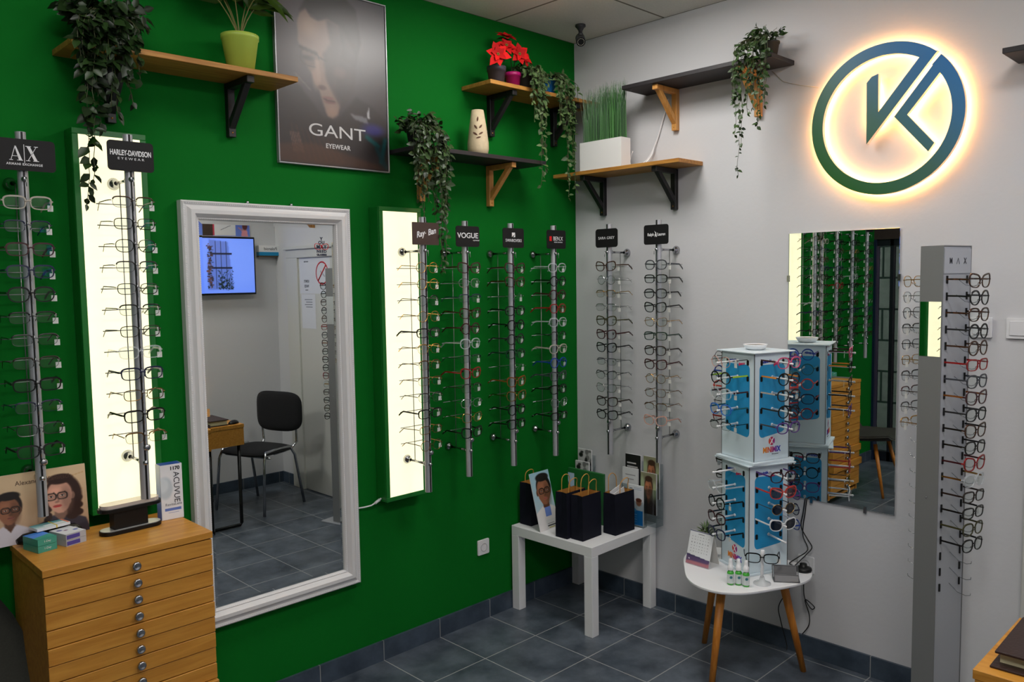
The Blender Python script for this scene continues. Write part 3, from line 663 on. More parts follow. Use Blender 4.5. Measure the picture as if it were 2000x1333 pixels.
shelf('upper wooden shelf near the corner holding red poinsettias', (-0.835,0,2.665), 0, 0.815, OAK, (0.179,0.645), BLACKW)
shelf('dark shelf with wooden brackets on green wall holding the vase', (-1.275,0,2.318), 0, 0.815, DARKW, (0.165,0.605), BEECH)
shelf('wooden shelf with black brackets on white wall holding grass planter', (0,-0.022,2.288), R(-90), 0.803, OAK, (0.189,0.647), BLACKW)
shelf('dark shelf with wooden brackets high on the white wall', (0,-0.490,2.678), R(-90), 0.802, DARKW, (0.185,0.636), BEECH)
shelf('dark shelf at the right edge of the photo', (0,-2.165,2.512), R(-90), 0.80, DARKW, (0.185,0.636), BEECH)

# ------------------------------------------------------------------ plants
def leafmat(name, a, b, rough=0.35):
    m = bpy.data.materials.new(name); m.use_nodes = True; nt = m.node_tree; bs = nt.nodes['Principled BSDF']
    g = nt.nodes.new('ShaderNodeNewGeometry'); cr = nt.nodes.new('ShaderNodeValToRGB')
    cr.color_ramp.elements[0].color = rgb(a); cr.color_ramp.elements[1].color = rgb(b)
    nt.links.new(g.outputs['Random Per Island'], cr.inputs[0]); nt.links.new(cr.outputs[0], bs.inputs['Base Color']); bs.inputs['Roughness'].default_value = rough; bs.inputs['Specular IOR Level'].default_value = 0.28
    MATS[name] = m; return m
IVYM = leafmat('ivy_leaf', (18,34,14), (54,78,36), 0.42); IVYM2 = leafmat('pale_ivy_leaf', (40,62,30), (84,106,62), 0.5); IVYM0 = leafmat('dark_ivy_leaf', (12,24,10), (36,58,24), 0.36)
STEM = mat('plant_stem', (58,62,32), 0.7)
def leaf(mb, p, d, n, L, W):
    p = Vector(p); d = Vector(d).normalized(); s_ = d.cross(Vector(n)).normalized(); nn = s_.cross(d).normalized()
    vs = [p, p+d*L*0.3+s_*W*0.5+nn*L*0.07, p+d*L*0.62+s_*W*0.42+nn*L*0.05, p+d*L-nn*L*0.08, p+d*L*0.62-s_*W*0.42+nn*L*0.05, p+d*L*0.3-s_*W*0.5+nn*L*0.07, p+d*L*0.35-nn*L*0.02, p+d*L*0.66-nn*L*0.03]
    mb.add(vs, [(0,6,1),(1,6,7,2),(2,7,3),(3,7,4),(4,7,6,5),(5,6,0)], True)
def ivy(label, pot, strands, rz, seed, leafm, potm, pr=0.045, ph=0.075, bush=70, L=0.032, br=(0.10,0.06,0.10), show=None, name='potted_ivy', group='trailing artificial ivy plants', front=-0.14):
    """pot base at `pot`; local -y is the room side.  strands: (x at hang, length below rim, hang depth)"""
    rnd = random.Random(seed); t = thing(name, label, 'plant', pot, rz, group)
    MB().lathe([(pr*0.72,0),(pr,ph),(pr*1.06,ph),(pr*1.06,ph+0.008),(pr*0.92,ph+0.008),(pr*0.9,ph-0.01),(0,ph-0.01)], n=24).build('pot', potm, t)
    lm, sm = MB(), MB()
    def rl(p, out, s=1.0):
        a = rnd.uniform(0, 2*math.pi); d = Vector((math.cos(a)*0.8, math.sin(a)*0.6, rnd.uniform(-0.9,0.35)))+Vector(out)*0.7
        n = Vector((rnd.uniform(-.5,.5), -0.8, rnd.uniform(0.0,0.8))); l = L*rnd.uniform(0.7,1.2)*s; leaf(lm, p, d, n, l, l*rnd.uniform(0.5,0.66))
    for _ in range(bush):
        a = rnd.uniform(0, 2*math.pi); q = rnd.uniform(0.2,1)**0.5
        e = Vector((math.cos(a)*br[0]*q, min(max(math.sin(a)*br[1]*q-0.02, -0.2), 0.06), ph+br[2]*rnd.uniform(-0.1,1)*(1.15-q*0.7)))
        b0 = Vector((math.cos(a)*pr*0.5, math.sin(a)*pr*0.5, ph-0.01)); mid = (b0+e)/2+Vector((0,0,0.03)); sm.tube([b0, mid, e], 0.0011, 4, False)
        for k in range(2): rl(b0.lerp(e, rnd.uniform(0.5,0.95))+Vector((0,0,0.012)), (math.cos(a), math.sin(a), 0.2))
        rl(e, (math.cos(a), math.sin(a), 0.3))
    for (hx, ln, hy) in strands:
        p0 = Vector((rnd.uniform(-.5,.5)*pr, -pr*0.5, ph-0.01)); pts = [p0, Vector((p0.x*0.6+hx*0.4, -pr-0.02, ph+0.03)), Vector((hx*0.9, hy+0.02, ph-0.005))]
        steps = max(3, int(ln/0.03)); x = hx; y = hy
        for i in range(1, steps+1):
            x += rnd.uniform(-.006,.006); y += rnd.uniform(-.004,.004); y = min(y, hy+0.004) ; pts.append(Vector((x, y, ph-ln*i/steps)))
        sm.tube(pts, 0.0012, 4, False); S = 1 if show is None else show
        for i in range(1, len(pts)-1):
            for k in range(2 if i < len(pts)*0.6 else 1+(i % 2)):
                q = pts[i].lerp(pts[i+1], rnd.random()); rl(q, (rnd.choice((-1,1))*0.7, -0.25, -0.5), 1.0 if i < len(pts)*0.7 else 0.8)
        rl(pts[-1], (0,0,-1), 0.8)
    lm.build('foliage', leafm, t); sm.build('stems', STEM, t); return t
IV = random.Random(5)
def strands(n, x0, x1, l0, l1, hy, extra=()):
    return [(x0+(x1-x0)*(i+0.5)/n+IV.uniform(-.012,.012), IV.uniform(l0,l1), hy+IV.uniform(-.025,.012)) for i in range(n)]+list(extra)
DPOT = mat('dark_plastic_pot', (38,40,40), 0.6)
ivy('dark trailing ivy at the left end of the leftmost wooden shelf', (-2.515,-0.13,2.532), strands(15,-0.115,0.075,0.06,0.20,-0.105)+[(-0.088,0.60,-0.11),(-0.078,0.52,-0.115),(-0.07,0.36,-0.11),(0.0,0.31,-0.11),(-0.02,0.29,-0.12),(0.02,0.27,-0.12),(-0.10,0.31,-0.1)], 0, 3, IVYM0, DPOT, bush=85, L=0.044, br=(0.135,0.09,0.14))
ivy('trailing ivy beside the vase on the dark green-wall shelf', (-1.215,-0.125,2.337), strands(28,-0.10,0.085,0.10,0.36,-0.11)+[(0.06,0.60,-0.11),(0.045,0.52,-0.12),(0.08,0.50,-0.1),(-0.04,0.42,-0.1),(0.0,0.44,-0.1),(0.075,0.63,-0.105)], 0, 8, IVYM, DPOT, bush=85, L=0.031, br=(0.105,0.08,0.11))
ivy('pale trailing ivy beside the magenta pot on upper shelf', (-0.525,-0.125,2.684), strands(11,-0.07,0.055,0.08,0.24,-0.11)+[(0.0,0.55,-0.12),(0.02,0.48,-0.11),(0.01,0.40,-0.115)], 0, 12, IVYM2, DPOT, bush=45, L=0.032, br=(0.08,0.07,0.06))
ivy('pale trailing ivy at the corner end of upper shelf', (-0.355,-0.125,2.684), strands(12,-0.05,0.085,0.08,0.30,-0.11)+[(0.02,0.60,-0.12),(0.045,0.56,-0.11),(0.0,0.50,-0.12),(0.06,0.44,-0.11)], 0, 17, IVYM2, mat('blue_pot', (20,110,180), 0.4), bush=55, L=0.031, br=(0.09,0.06,0.08))
ivy('small-leaved trailing ivy on the right end of high dark shelf', (-0.09,-1.215,2.697), strands(13,-0.08,0.07,0.10,0.34,-0.14)+[(-0.04,0.58,-0.15),(-0.055,0.45,-0.15),(-0.07,0.40,-0.15),(0.03,0.38,-0.15),(0.045,0.33,-0.15)], R(-90), 23, IVYM, mat('dark_grey_pot', (62,64,62), 0.7), pr=0.045, ph=0.07, bush=52, L=0.027, br=(0.075,0.09,0.10))
# palm in lime pot
t = thing('potted_palm', 'small leafy palm in a lime green pot on left shelf', 'plant', (-2.02,-0.10,2.532))
MB().lathe([(0.046,0),(0.066,0.125),(0.069,0.127),(0.069,0.142),(0.064,0.142),(0.061,0.12),(0,0.12)], n=36).build('pot', mat('lime_pot', (176,200,84), 0.4), t)
rnd = random.Random(4); lm, sm = MB(), MB()
for k in range(7):
    a = 2*math.pi*k/7+rnd.uniform(-.3,.3); L_ = rnd.uniform(0.24,0.36); lean = rnd.uniform(0.4,0.95)
    pts = []
    for i in range(7):
        s_ = i/6; r_ = L_*lean*s_**1.3*0.8; pts.append(Vector((math.cos(a)*r_, math.sin(a)*r_*0.35-0.0, 0.12+L_*s_-0.12*lean*s_**3)))
    sm.tube(pts, [0.003,0.0026,0.0022,0.002,0.0017,0.0013,0.001], 5)
    for i in range(3, 7, 1):
        for s in (-1, 1):
            p = pts[i]; d = (pts[i]-pts[i-1]).normalized(); side = d.cross(Vector((0,-1,0.2))).normalized()
            leaf(lm, p, d*0.8+side*s*0.9+Vector((0,0,-0.15)), (0,-1,0.4), rnd.uniform(0.09,0.14), 0.030)
    leaf(lm, pts[-1], pts[-1]-pts[-2], (0,-1,0.4), 0.1, 0.016)
lm.build('foliage', leafmat('palm_leaf', (26,46,12), (64,90,24)), t); sm.build('stems', mat('palm_stem', (120,116,64), 0.6), t)
# poinsettias
REDM = leafmat('poinsettia_bract', (150,0,2), (205,3,5), 0.8)
def flower(rm, gm, ym, c_, nrm, R_, rnd):
    c_ = Vector(c_); nrm = Vector(nrm).normalized(); a0 = nrm.orthogonal().normalized(); b0 = nrm.cross(a0)
    for ring, (n, rr, li) in enumerate(((6,R_,0.12),(5,R_*0.66,0.4))):
        for k in range(n):
            t_ = 2*math.pi*k/n+rnd.uniform(-.15,.15)+ring*0.4; d = a0*math.cos(t_)+b0*math.sin(t_)+nrm*li; leaf(rm, c_+nrm*0.002*ring, d, nrm, rr*rnd.uniform(0.85,1.1), rr*0.62)
    for k in range(4):
        t_ = 2*math.pi*k/4+0.3; d = a0*math.cos(t_)+b0*math.sin(t_)-nrm*0.3; leaf(gm, c_-nrm*0.006, d, nrm, R_*0.8, R_*0.4)
    for k in range(6): ym.sphere(c_+nrm*0.007+(a0*math.cos(k)+b0*math.sin(k))*0.005, 0.0028, 8)
def poinsettia(label, loc, prof, potm, fl, seed):
    rnd = random.Random(seed); t = thing('potted_poinsettia', label, 'plant', loc)
    MB().lathe(prof, n=32).build('pot', potm, t); top = prof[-1][1]
    gm, sm = MB(), MB()
    for (c_, n_, r_) in fl:
        rm, ym = MB(), MB(); flower(rm, gm, ym, c_, n_, r_, rnd); fo = rm.build('flower', REDM, t); ym.build('flower_centre', mat('flower_centre', (120,110,40), 0.6), fo)
        sm.tube([(0,0,top-0.01),(c_[0]*0.4,c_[1]*0.3,(top+c_[2])*0.55),(c_[0],c_[1]+0.008,c_[2]-0.008)], 0.0022, 6)
    gm.build('foliage', IVYM, t); sm.build('stems', STEM, t)
poinsettia('red poinsettia in a dark grey pot on upper wooden shelf', (-0.722,-0.13,2.684), [(0.036,0),(0.043,0.065),(0.046,0.065),(0.047,0.088),(0.042,0.088),(0.04,0.075),(0,0.075)], mat('slate_pot', (70,68,78), 0.45),
           [((-0.075,-0.09,0.115),(-0.5,-1,0.2),0.066),((0.03,-0.04,0.185),(-0.5,-1,0.5),0.05)], 2)
poinsettia('red poinsettia in a magenta pot on upper wooden shelf', (-0.605,-0.125,2.684), [(0.031,0),(0.038,0.06),(0.041,0.06),(0.042,0.078),(0.037,0.078),(0.035,0.065),(0,0.065)], mat('magenta_pot', (158,18,92), 0.35),
           [((-0.015,-0.06,0.155),(-0.3,-1,0.1),0.060),((0.05,-0.03,0.15),(0.1,-1,0.3),0.056),((-0.045,0.0,0.245),(-0.1,-0.5,0.9),0.062)], 7)
# vase
t = thing('vase', 'beige stone-look vase with pierced leaf pattern on dark shelf', 'vase', (-0.850,-0.13,2.337))
VP = [(0.037,0),(0.047,0.008),(0.051,0.03),(0.0505,0.06),(0.042,0.13),(0.029,0.212),(0.026,0.212),(0.026,0.18),(0,0.18)]
MB().lathe(VP, n=48).build('vase_body', mat('sand_ceramic', (196,178,146), 0.7, noise=0.08, nscale=60), t)
mb = MB()
def on_vase(a, z, r_=None):
    rr = np.interp(z, [0.03,0.06,0.13,0.212], [0.051,0.0505,0.042,0.029])+0.0007
    return Vector((rr*math.sin(a), -rr*math.cos(a), z))
for (a, z, rot, L_) in ((-0.75,0.165,80,0.026),(-0.98,0.128,125,0.026),(-0.42,0.130,50,0.024),(-1.02,0.096,140,0.026),(-0.42,0.098,35,0.024),(-0.68,0.078,20,0.022)):
    n_ = 10; vs = []
    for i in range(n_):
        t_ = 2*math.pi*i/n_; u = math.cos(t_)*L_/2; v = math.sin(t_)*L_*0.2*(1-0.5*abs(math.cos(t_)))
        du = u*math.cos(R(rot))-v*math.sin(R(rot)); dz = u*math.sin(R(rot))+v*math.cos(R(rot)); vs.append(on_vase(a+du/0.04, z+dz)*1.0)
    vs = [Vector((p.x, p.y, p.z)) for p in vs]; mb.add(vs, [tuple(range(n_))])
mb.build('pierced_leaves', mat('vase_opening', (84,54,36), 0.8), t)
# grass planter on the white wall shelf
t = thing('grass_planter', 'white rectangular planter with tall artificial grass', 'plant', (-0.165,-0.345,2.307), R(-90))
mb = MB(); W2, D2, hh = 0.136, 0.038, 0.145
mb.box(-W2,W2,-D2,-D2+0.004,0,hh); mb.box(-W2,W2,D2-0.004,D2,0,hh); mb.box(-W2,-W2+0.004,-D2+0.004,D2-0.004,0,hh); mb.box(W2-0.004,W2,-D2+0.004,D2-0.004,0,hh); mb.box(-W2+0.004,W2-0.004,-D2+0.004,D2-0.004,0,0.12)
mb.build('planter_box', mat('white_planter', (224,222,220), 0.4), t)
gm = MB(); rnd = random.Random(9)
for k in range(380):
    x = rnd.uniform(-W2+0.008,W2-0.008); y = rnd.uniform(-D2+0.008,D2-0.008); hgt = rnd.uniform(0.355,0.432)+0.015*(x/W2); lx, ly = rnd.uniform(-.012,.012), rnd.uniform(-.01,.01); r_ = rnd.uniform(0.0016,0.003)
    gm.tube([(x,y,0.12),(x+lx*0.4,y+ly*0.4,0.12+(hgt-0.12)*0.55),(x+lx*1.6,y+ly*1.6,hgt)], [r_,r_,0.0003], 4, False)
gm.build('grass', leafmat('grass_blade', (16,58,20), (56,112,44), 0.35), t)

# ------------------------------------------------------------------ small wall and ceiling things
t = thing('security_camera', 'small dark security camera hanging from ceiling in the corner', 'security camera', (-0.235,-0.248,H))
MB().lathe([(0,-0.001),(0.026,-0.001),(0.027,-0.010),(0.02,-0.016),(0.011,-0.03),(0.009,-0.045),(0,-0.045)][::-1], n=24, cap=False).build('ceiling_mount', mat('camera_grey', (52,52,54), 0.5), t)
dv = Vector((-0.62,-0.60,-0.5)).normalized(); mb = MB(); c0 = Vector((0.02,0.02,-0.058)); mb.sphere((0,0,-0.05), 0.014); mb.cyl(c0, c0+dv*0.075, 0.024, n=24); mb.build('camera_body', mat('camera_grey'), t)
mb = MB(); mb.cyl(c0+dv*0.0755, c0+dv*0.079, 0.0225, n=24); mb.build('lens_window', BLACK, t)
a0 = dv.orthogonal().normalized(); b0 = dv.cross(a0); mb = MB()
for k in range(14): mb.sphere(c0+dv*0.0795+(a0*math.cos(k*math.pi/7)+b0*math.sin(k*math.pi/7))*0.0165, 0.0022, 6)
mb.build('infrared_leds', mat('led_dots', (190,186,168), 0.3), t)
def outlet(label, loc, rz, sz=0.078, w=None):
    t = thing('power_socket', label, 'socket', loc, rz)
    w = w or sz; MB().prism(rrect(w,sz,0.006), -0.010, -0.001).build('face_plate', WPLAST, t, bevel=0.0015, seg=1)
    mb = MB(); mb.lathe([(0.0215,0),(0.0215,0.002),(0.019,0.002),(0.019,-0.004),(0,-0.004)], (0,-0.0102,0), 28, 'y', cap=False); mb.build('socket_well', mat('socket_well_grey', (190,190,192), 0.4), t)  # well in a darker grey than the face plate
    mb = MB()
    for s in (-1,1): mb.cyl((s*0.0095,-0.009,0),(s*0.0095,-0.0072,0),0.0026,n=8)
    mb.build('pin_holes', BLACK, t)
outlet('white power socket low on the green wall', (-0.752,0,0.378), 0, 0.078)
outlet('white power socket behind the round table', (0,-1.376,0.428), R(-90), 0.078)
for (y, z, lab, w) in ((-2.068,1.535,'light switch partly behind the tall grey column',0.078),(-2.195,1.535,'wide white light switch at the right edge of photo',0.082)):
    t = thing('light_switch', lab, 'light switch', (0,y,z), R(-90), 'white wall switches')
    MB().prism(rrect(w,0.078,0.005), -0.011, -0.001).build('face_plate', WPLAST, t, bevel=0.001, seg=1)
    MB().prism(rrect(w*0.7,0.054,0.003), -0.015, -0.0112).build('rocker', WPLAST, t, bevel=0.001, seg=1)

# ------------------------------------------------------------------ back-lit logo sign
t = thing('logo_sign', 'round backlit logo sign glowing on the white wall', 'sign', (0,-1.70,2.376), R(-90))
def gradmat():
    m = bpy.data.materials.new('logo_gradient'); m.use_nodes = True; nt = m.node_tree; b = nt.nodes['Principled BSDF']
    tc = nt.nodes.new('ShaderNodeTexCoord'); mp = nt.nodes.new('ShaderNodeMapping'); mp.inputs['Rotation'].default_value = (0, R(-42), 0); mp.inputs['Scale'].default_value = (1.0,1,1.0)
    sp = nt.nodes.new('ShaderNodeSeparateXYZ'); mr = nt.nodes.new('ShaderNodeMapRange'); mr.inputs[1].default_value = -0.30; mr.inputs[2].default_value = 0.30
    cr = nt.nodes.new('ShaderNodeValToRGB'); cr.color_ramp.elements[0].color = rgb((28,92,28)); cr.color_ramp.elements[1].color = rgb((44,116,178))
    e = cr.color_ramp.elements.new(0.45); e.color = rgb((62,104,92))
    nt.links.new(tc.outputs['Object'], mp.inputs[0]); nt.links.new(mp.outputs[0], sp.inputs[0]); nt.links.new(sp.outputs[2], mr.inputs[0]); nt.links.new(mr.outputs[0], cr.inputs[0])
    nt.links.new(cr.outputs[0], b.inputs['Base Color']); b.inputs['Roughness'].default_value = 0.45; return m
GM = gradmat(); EDGE = mat('white_acrylic_edge', (232,228,220), 0.4); LED = mat('warm_led', (255,190,112), 0.5, emit=LOGO_POWER)
RO, RI = 0.303, 0.256
def lp(y, z): return (-(y+1.70), z-2.376)     # wall coordinates -> local x,z
def arc(r, a0, a1, n=60): return [(r*math.cos(R(a0+(a1-a0)*i/n)), r*math.sin(R(a0+(a1-a0)*i/n))) for i in range(n+1)]
def ang(p): return math.degrees(math.atan2(p[1], p[0]))
V = [lp(*p) for p in ((-1.675,2.561),(-1.678,2.407),(-1.835,2.599),(-1.899,2.608),(-1.632,2.284),(-1.629,2.532),(-1.649,2.554))]
K = [lp(*p) for p in ((-1.911,2.591),(-1.741,2.379),(-1.873,2.225),(-1.895,2.256),(-1.791,2.380),(-1.909,2.523))]
aV0, aV1 = ang(V[3]), ang(V[2]); aK0, aK1 = ang(K[0]), ang(K[5])
def letter_block(name, polys):
    m1, m2, m3 = MB(), MB(), MB()
    for pts in polys:
        ar_ = sum(pts[i][0]*pts[(i+1) % len(pts)][1]-pts[(i+1) % len(pts)][0]*pts[i][1] for i in range(len(pts)))
        if ar_ < 0: pts = pts[::-1]
        m1.prism(pts, -0.0453, -0.0424); m2.prism(pts, -0.0424, -0.0222)
        cx = sum(p[0] for p in pts)/len(pts)
        m3.add([(x,-0.0215,z) for x, z in pts], [tuple(range(len(pts)-1,-1,-1))])
    m1.build(name+'_face', GM, t); m2.build(name+'_edge', EDGE, t); return m3
def ring_quads(a0, a1, ro, ri, n):
    o_, i_ = arc(ro,a0,a1,n), arc(ri,a0,a1,n); return [[i_[k], o_[k], o_[k+1], i_[k+1]] for k in range(n)]
# long ring part running round the left from the V's arm, and the right arc of the K
ringA = ring_quads(aV1 if aV1 > 0 else aV1+360, 360+aK1, RO, RI, 90); ringA = None
def strip(a0, a1, n):
    m1 = MB(); o_, i_ = arc(RO,a0,a1,n), arc(RI,a0,a1,n)
    return o_, i_
def ring_mesh(name, a0, a1, n, y0, y1, m):
    o_, i_ = strip(a0, a1, n); mb = MB(); vs = []
    for k in range(n+1): vs += [(o_[k][0],y0,o_[k][1]),(i_[k][0],y0,i_[k][1]),(i_[k][0],y1,i_[k][1]),(o_[k][0],y1,o_[k][1])]
    fs = []
    for k in range(n):
        a = k*4; b = a+4; fs += [(a,a+1,b+1,b),(a+1,a+2,b+2,b+1),(a+2,a+3,b+3,b+2),(a+3,a,b,b+3)]
    fs += [(0,3,2,1),(4*n,4*n+1,4*n+2,4*n+3)]; mb.add(vs, fs, False); return mb.build(name, m, t)
# the ring is whole except for the slanted slot at upper right
ring_mesh('ring_face', aV0, 360+aK0, 110, -0.0450, -0.0425, GM); ring_mesh('ring_edge', aV0, 360+aK0, 110, -0.0425, -0.022, EDGE)
def led_strip(pts, wd=0.010, y=-0.0205):
    mb = MB()
    for i in range(len(pts)-1):
        (x0,z0),(x1,z1) = pts[i], pts[i+1]; L_ = math.hypot(x1-x0,z1-z0) or 1; nx_, nz_ = -(z1-z0)/L_*wd/2, (x1-x0)/L_*wd/2
        mb.add([(x0+nx_,y,z0+nz_),(x1+nx_,y,z1+nz_),(x1-nx_,y,z1-nz_),(x0-nx_,y,z0-nz_)], [(0,1,2,3)])
    return mb
led_strip(arc((RO+RI)/2, aV0+1, 359+aK0, 90), 0.022).build('led_strip', LED, t)
letter_block('letter_v', [[V[0],V[1],V[4],V[5],V[6]], [V[1],V[2],V[3],V[4]]])
letter_block('letter_k', [[K[0],K[1],K[4],K[5]], [K[1],K[2],K[3],K[4]]])
led_strip([lp(-1.652,2.53), lp(-1.655,2.36), lp(-1.86,2.598)], 0.018).build('led_strip', LED, t)
led_strip([lp(-1.905,2.555), lp(-1.768,2.380), lp(-1.88,2.245)], 0.018).build('led_strip', LED, t)
mb = MB()
for a in (35, 100, 170, 235, 300, 345):
    mb.cyl((0.28*math.cos(R(a)),-0.022,0.28*math.sin(R(a))), (0.28*math.cos(R(a)),-0.001,0.28*math.sin(R(a))), 0.004, n=8)
for (x, z) in (lp(-1.655,2.45), lp(-1.76,2.47), lp(-1.82,2.45), lp(-1.84,2.30)): mb.cyl((x,-0.022,z),(x,-0.001,z),0.004,n=8)
mb.build('standoff_pins', EDGE, t)
MB().tube([(-0.0035,-1.185,2.672),(-0.0035,-1.24,2.615),(-0.0035,-1.32,2.585),(-0.0035,-1.405,2.560)], 0.0014, 6).build('thin_cable', mat('grey_cable', (196,190,178), 0.5))
tag(bpy.data.objects['thin_cable'], 'thin grey cable running from the high dark shelf to logo', 'cable')
mb = MB(); mb.tube(smooth([(-0.008,-0.628,2.64),(-0.010,-0.60,2.55),(-0.012,-0.56,2.44),(-0.03,-0.525,2.36),(-0.05,-0.49,2.325),(-0.06,-0.45,2.315),(-0.06,-0.425,2.345),(-0.055,-0.44,2.40)]), 0.0036, 8); mb.tube(smooth([(-0.014,-0.545,2.41),(-0.06,-0.56,2.36),(-0.09,-0.53,2.314),(-0.10,-0.47,2.312)]), 0.0036, 8)
tag(mb.build('white_cable', WPLAST), 'white cable hanging in a loop onto the wooden shelf', 'cable')

# ================================================================== chest of drawers
CX0, CX1, CYF, CYB, CH = -2.866, -2.360, -0.448, -0.090, 0.930
t = thing('drawer_chest', 'wooden chest of many shallow drawers with round chrome knobs', 'chest of drawers', ((CX0+CX1)/2, 0, 0))
w2 = (CX1-CX0)/2
mb = MB(); mb.box(-w2+0.004,-w2+0.022,CYF+0.02,CYB,0.06,CH-0.022); mb.box(w2-0.022,w2-0.004,CYF+0.02,CYB,0.06,CH-0.022); mb.box(-w2+0.022,w2-0.022,CYB-0.014,CYB,0.06,CH-0.022); mb.box(-w2+0.022,w2-0.022,CYF+0.03,CYB-0.014,0.06,0.08)
mb.build('carcass', CHESTW, t)
B(-w2, w2, CYF, CYB+0.003, CH-0.022, CH).build('top', CHESTW, t, bevel=0.001, seg=1)
DH = 0.0532; offs = [0,0.002,-0.001,0,0.003,0,0,-0.003,0,0.012,0,0.02,0,0,0]
for k in range(15):
    z1 = CH-0.026-DH*k; d_ = offs[k]
    df_ = B(-w2+0.003, w2-0.003, CYF+0.003-d_, CYF+0.0185, z1-DH+0.003, z1).build('drawer', CHESTW, t, bevel=0.001, seg=1)
    MB().lathe([(0,0),(0.005,0),(0.005,0.006),(0.0125,0.009),(0.0145,0.014),(0.013,0.019),(0.010,0.0215),(0.008,0.0195),(0,0.0195)], (0.004,CYF+0.003-d_,z1-DH/2+0.002), 20, 'y', cap=False).build('knob', CHROME, df_)
for x in (-w2+0.04, w2-0.04):
    for y in (CYF+0.06, CYB-0.05): MB().cyl((x,y,0.0),(x,y,0.06),0.016,0.02,12).build('foot', STEEL, t)

# things on the chest
CT = 0.9305
t = thing('counter_poster', 'brochure poster of two people in glasses leaning behind the chest', 'poster', (-3.015,-0.118,CT))
c = Canvas(190, 112, (214,186,148), (190,152,122)); c.ell(0.7,0.15,0.4,0.2,(226,198,160),1.0,a=0.6); c.line(0.75,0.2,0.98,0.12,0.004,(190,140,84),1,a=0.6); c.line(0.8,0.42,0.97,0.36,0.005,(196,146,90),1,a=0.6)
portrait(c, 0.39, 0.50, 0.085, (150,98,72), (34,26,24), (214,206,214), (150,84,76), turn=0.15)
portrait(c, 0.78, 0.42, 0.105, (214,160,138), (52,30,24), (60,54,66), (196,40,50), turn=-0.2, longhair=True)
c.panel('printed_sheet', 0.378, 0.224, t, 0, 0, 0, PRINTG); B(0,0.378,0.0006,0.003,0,0.224).build('card_back', WPLAST, t)
text('Alexander Kamitsch', 0.021, t, (0.252,-0.0006,0.192), mat('brown_lettering', (84,58,44), 0.6), 0.95, ext=0.0002)
t.rotation_euler = (R(-4), 0, 0)
# two-level oval display stand
t = thing('display_stand', 'black and silver two-tier oval display stand on the chest', 'display stand', (-2.540,-0.222,CT), R(3))
def oval(L_, W_, n=16):
    r_ = W_/2; a = L_/2-r_; return [(a+r_*math.cos(R(-90+180*i/n)), r_*math.sin(R(-90+180*i/n))) for i in range(n+1)]+[(-a+r_*math.cos(R(90+180*i/n)), r_*math.sin(R(90+180*i/n))) for i in range(n+1)]
SILV = mat('silver_plate', (182,184,184), 0.35, 0.4)
MB().prism_z(oval(0.200,0.066), 0, 0.013).build('base', BLACK, t, bevel=0.001, seg=1); MB().prism_z(oval(0.194,0.060), 0.0132, 0.0145).build('base_plate', SILV, t)
B(-0.06,0.05,-0.020,0.020,0.0146,0.075).build('pedestal', BLACK, t)
MB().prism_z(oval(0.205,0.066), 0.0752, 0.087).build('upper_tray', BLACK, t, bevel=0.001, seg=1); MB().prism_z(oval(0.190,0.055), 0.0872, 0.099).build('acrylic_plate', mat('pearl_acrylic', (214,200,190), 0.1, 0.3), t)
# solution box
t = thing('solution_box', 'upright white and blue contact lens solution box on the chest', 'box', (-2.392,-0.185,CT), R(-4))
c = Canvas(46, 100, (232,232,236)); c.ell(0.2,0.42,0.34,0.2,(196,206,214),0.3); c.ell(0.05,0.36,0.3,0.14,(214,222,228),0.4); c.rect(0.15,0.79,0.9,0.84,(98,122,196)); c.rect(0.3,0.87,0.8,0.88,(150,160,200)); c.rect(0.1,0.95,0.5,0.955,(120,120,130))
B(-0.037,0.037,-0.024,0.024,0,0.193).build('carton', mat('white_carton', (228,230,236), 0.4), t)
c.panel('printed_front', 0.073, 0.192, t, -0.0365, -0.0246, 0.0005, PRINT)
cc = Canvas(20, 60, (222,228,240), (58,92,196)); p_ = cc.panel('printed_side', 0.047, 0.192, t, -0.0235, 0, 0.0005, PRINT); p_.rotation_euler = (0,0,R(-90)); p_.location = (-0.0376,0,0)
B(-0.035,0.035,-0.022,0.022,0.1932,0.1938).build('blue_lid', mat('blue_lid', (40,70,150), 0.4), t)
text('ACUVUE', 0.028, t, (0.016,-0.0252,0.112), LETTERD, 1.0, ext=0.0002, rot=R(90)); text('RevitaLens', 0.013, t, (0.004,-0.0252,0.053), mat('grey_lettering', (120,124,134), 0.6), 1.0, ext=0.0002); text('1170', 0.017, t, (0.012,-0.0252,0.179), BLACK, 1.0, ext=0.0002, off=0.0006)
def lensbox(label, loc, rz, w, d, h, top, side, group):
    t = thing('contact_lens_box', label, 'box', loc, rz, group); B(-w/2,w/2,-d/2,d/2,0,h).build('carton', mat('carton_'+label.split()[0]+'_'+side[1], side[0], 0.4), t)
    o = top.panel('printed_top', w-0.001, d-0.001, t, -w/2+0.0005, 0, -d/2+0.0005, PRINT); o.rotation_euler = (R(-90),0,0); o.location = (0,0,h+0.0005)
    return t
def teal_top(): return Canvas(30,40,(40,110,200),(60,170,160)).poly([(0,0.3),(1,0.1),(1,0.5),(0,0.7)],(70,130,220),1).poly([(0,0.72),(1,0.52),(1,1),(0,1)],(50,150,130),1)
def pale_top(): return Canvas(30,40,(214,216,222)).ell(0.25,0.3,0.13,0.09,(90,92,150),0.3).ell(0.45,0.45,0.1,0.06,(110,70,110),0.3).ell(0.8,0.62,0.12,0.07,(60,80,170),0.3)
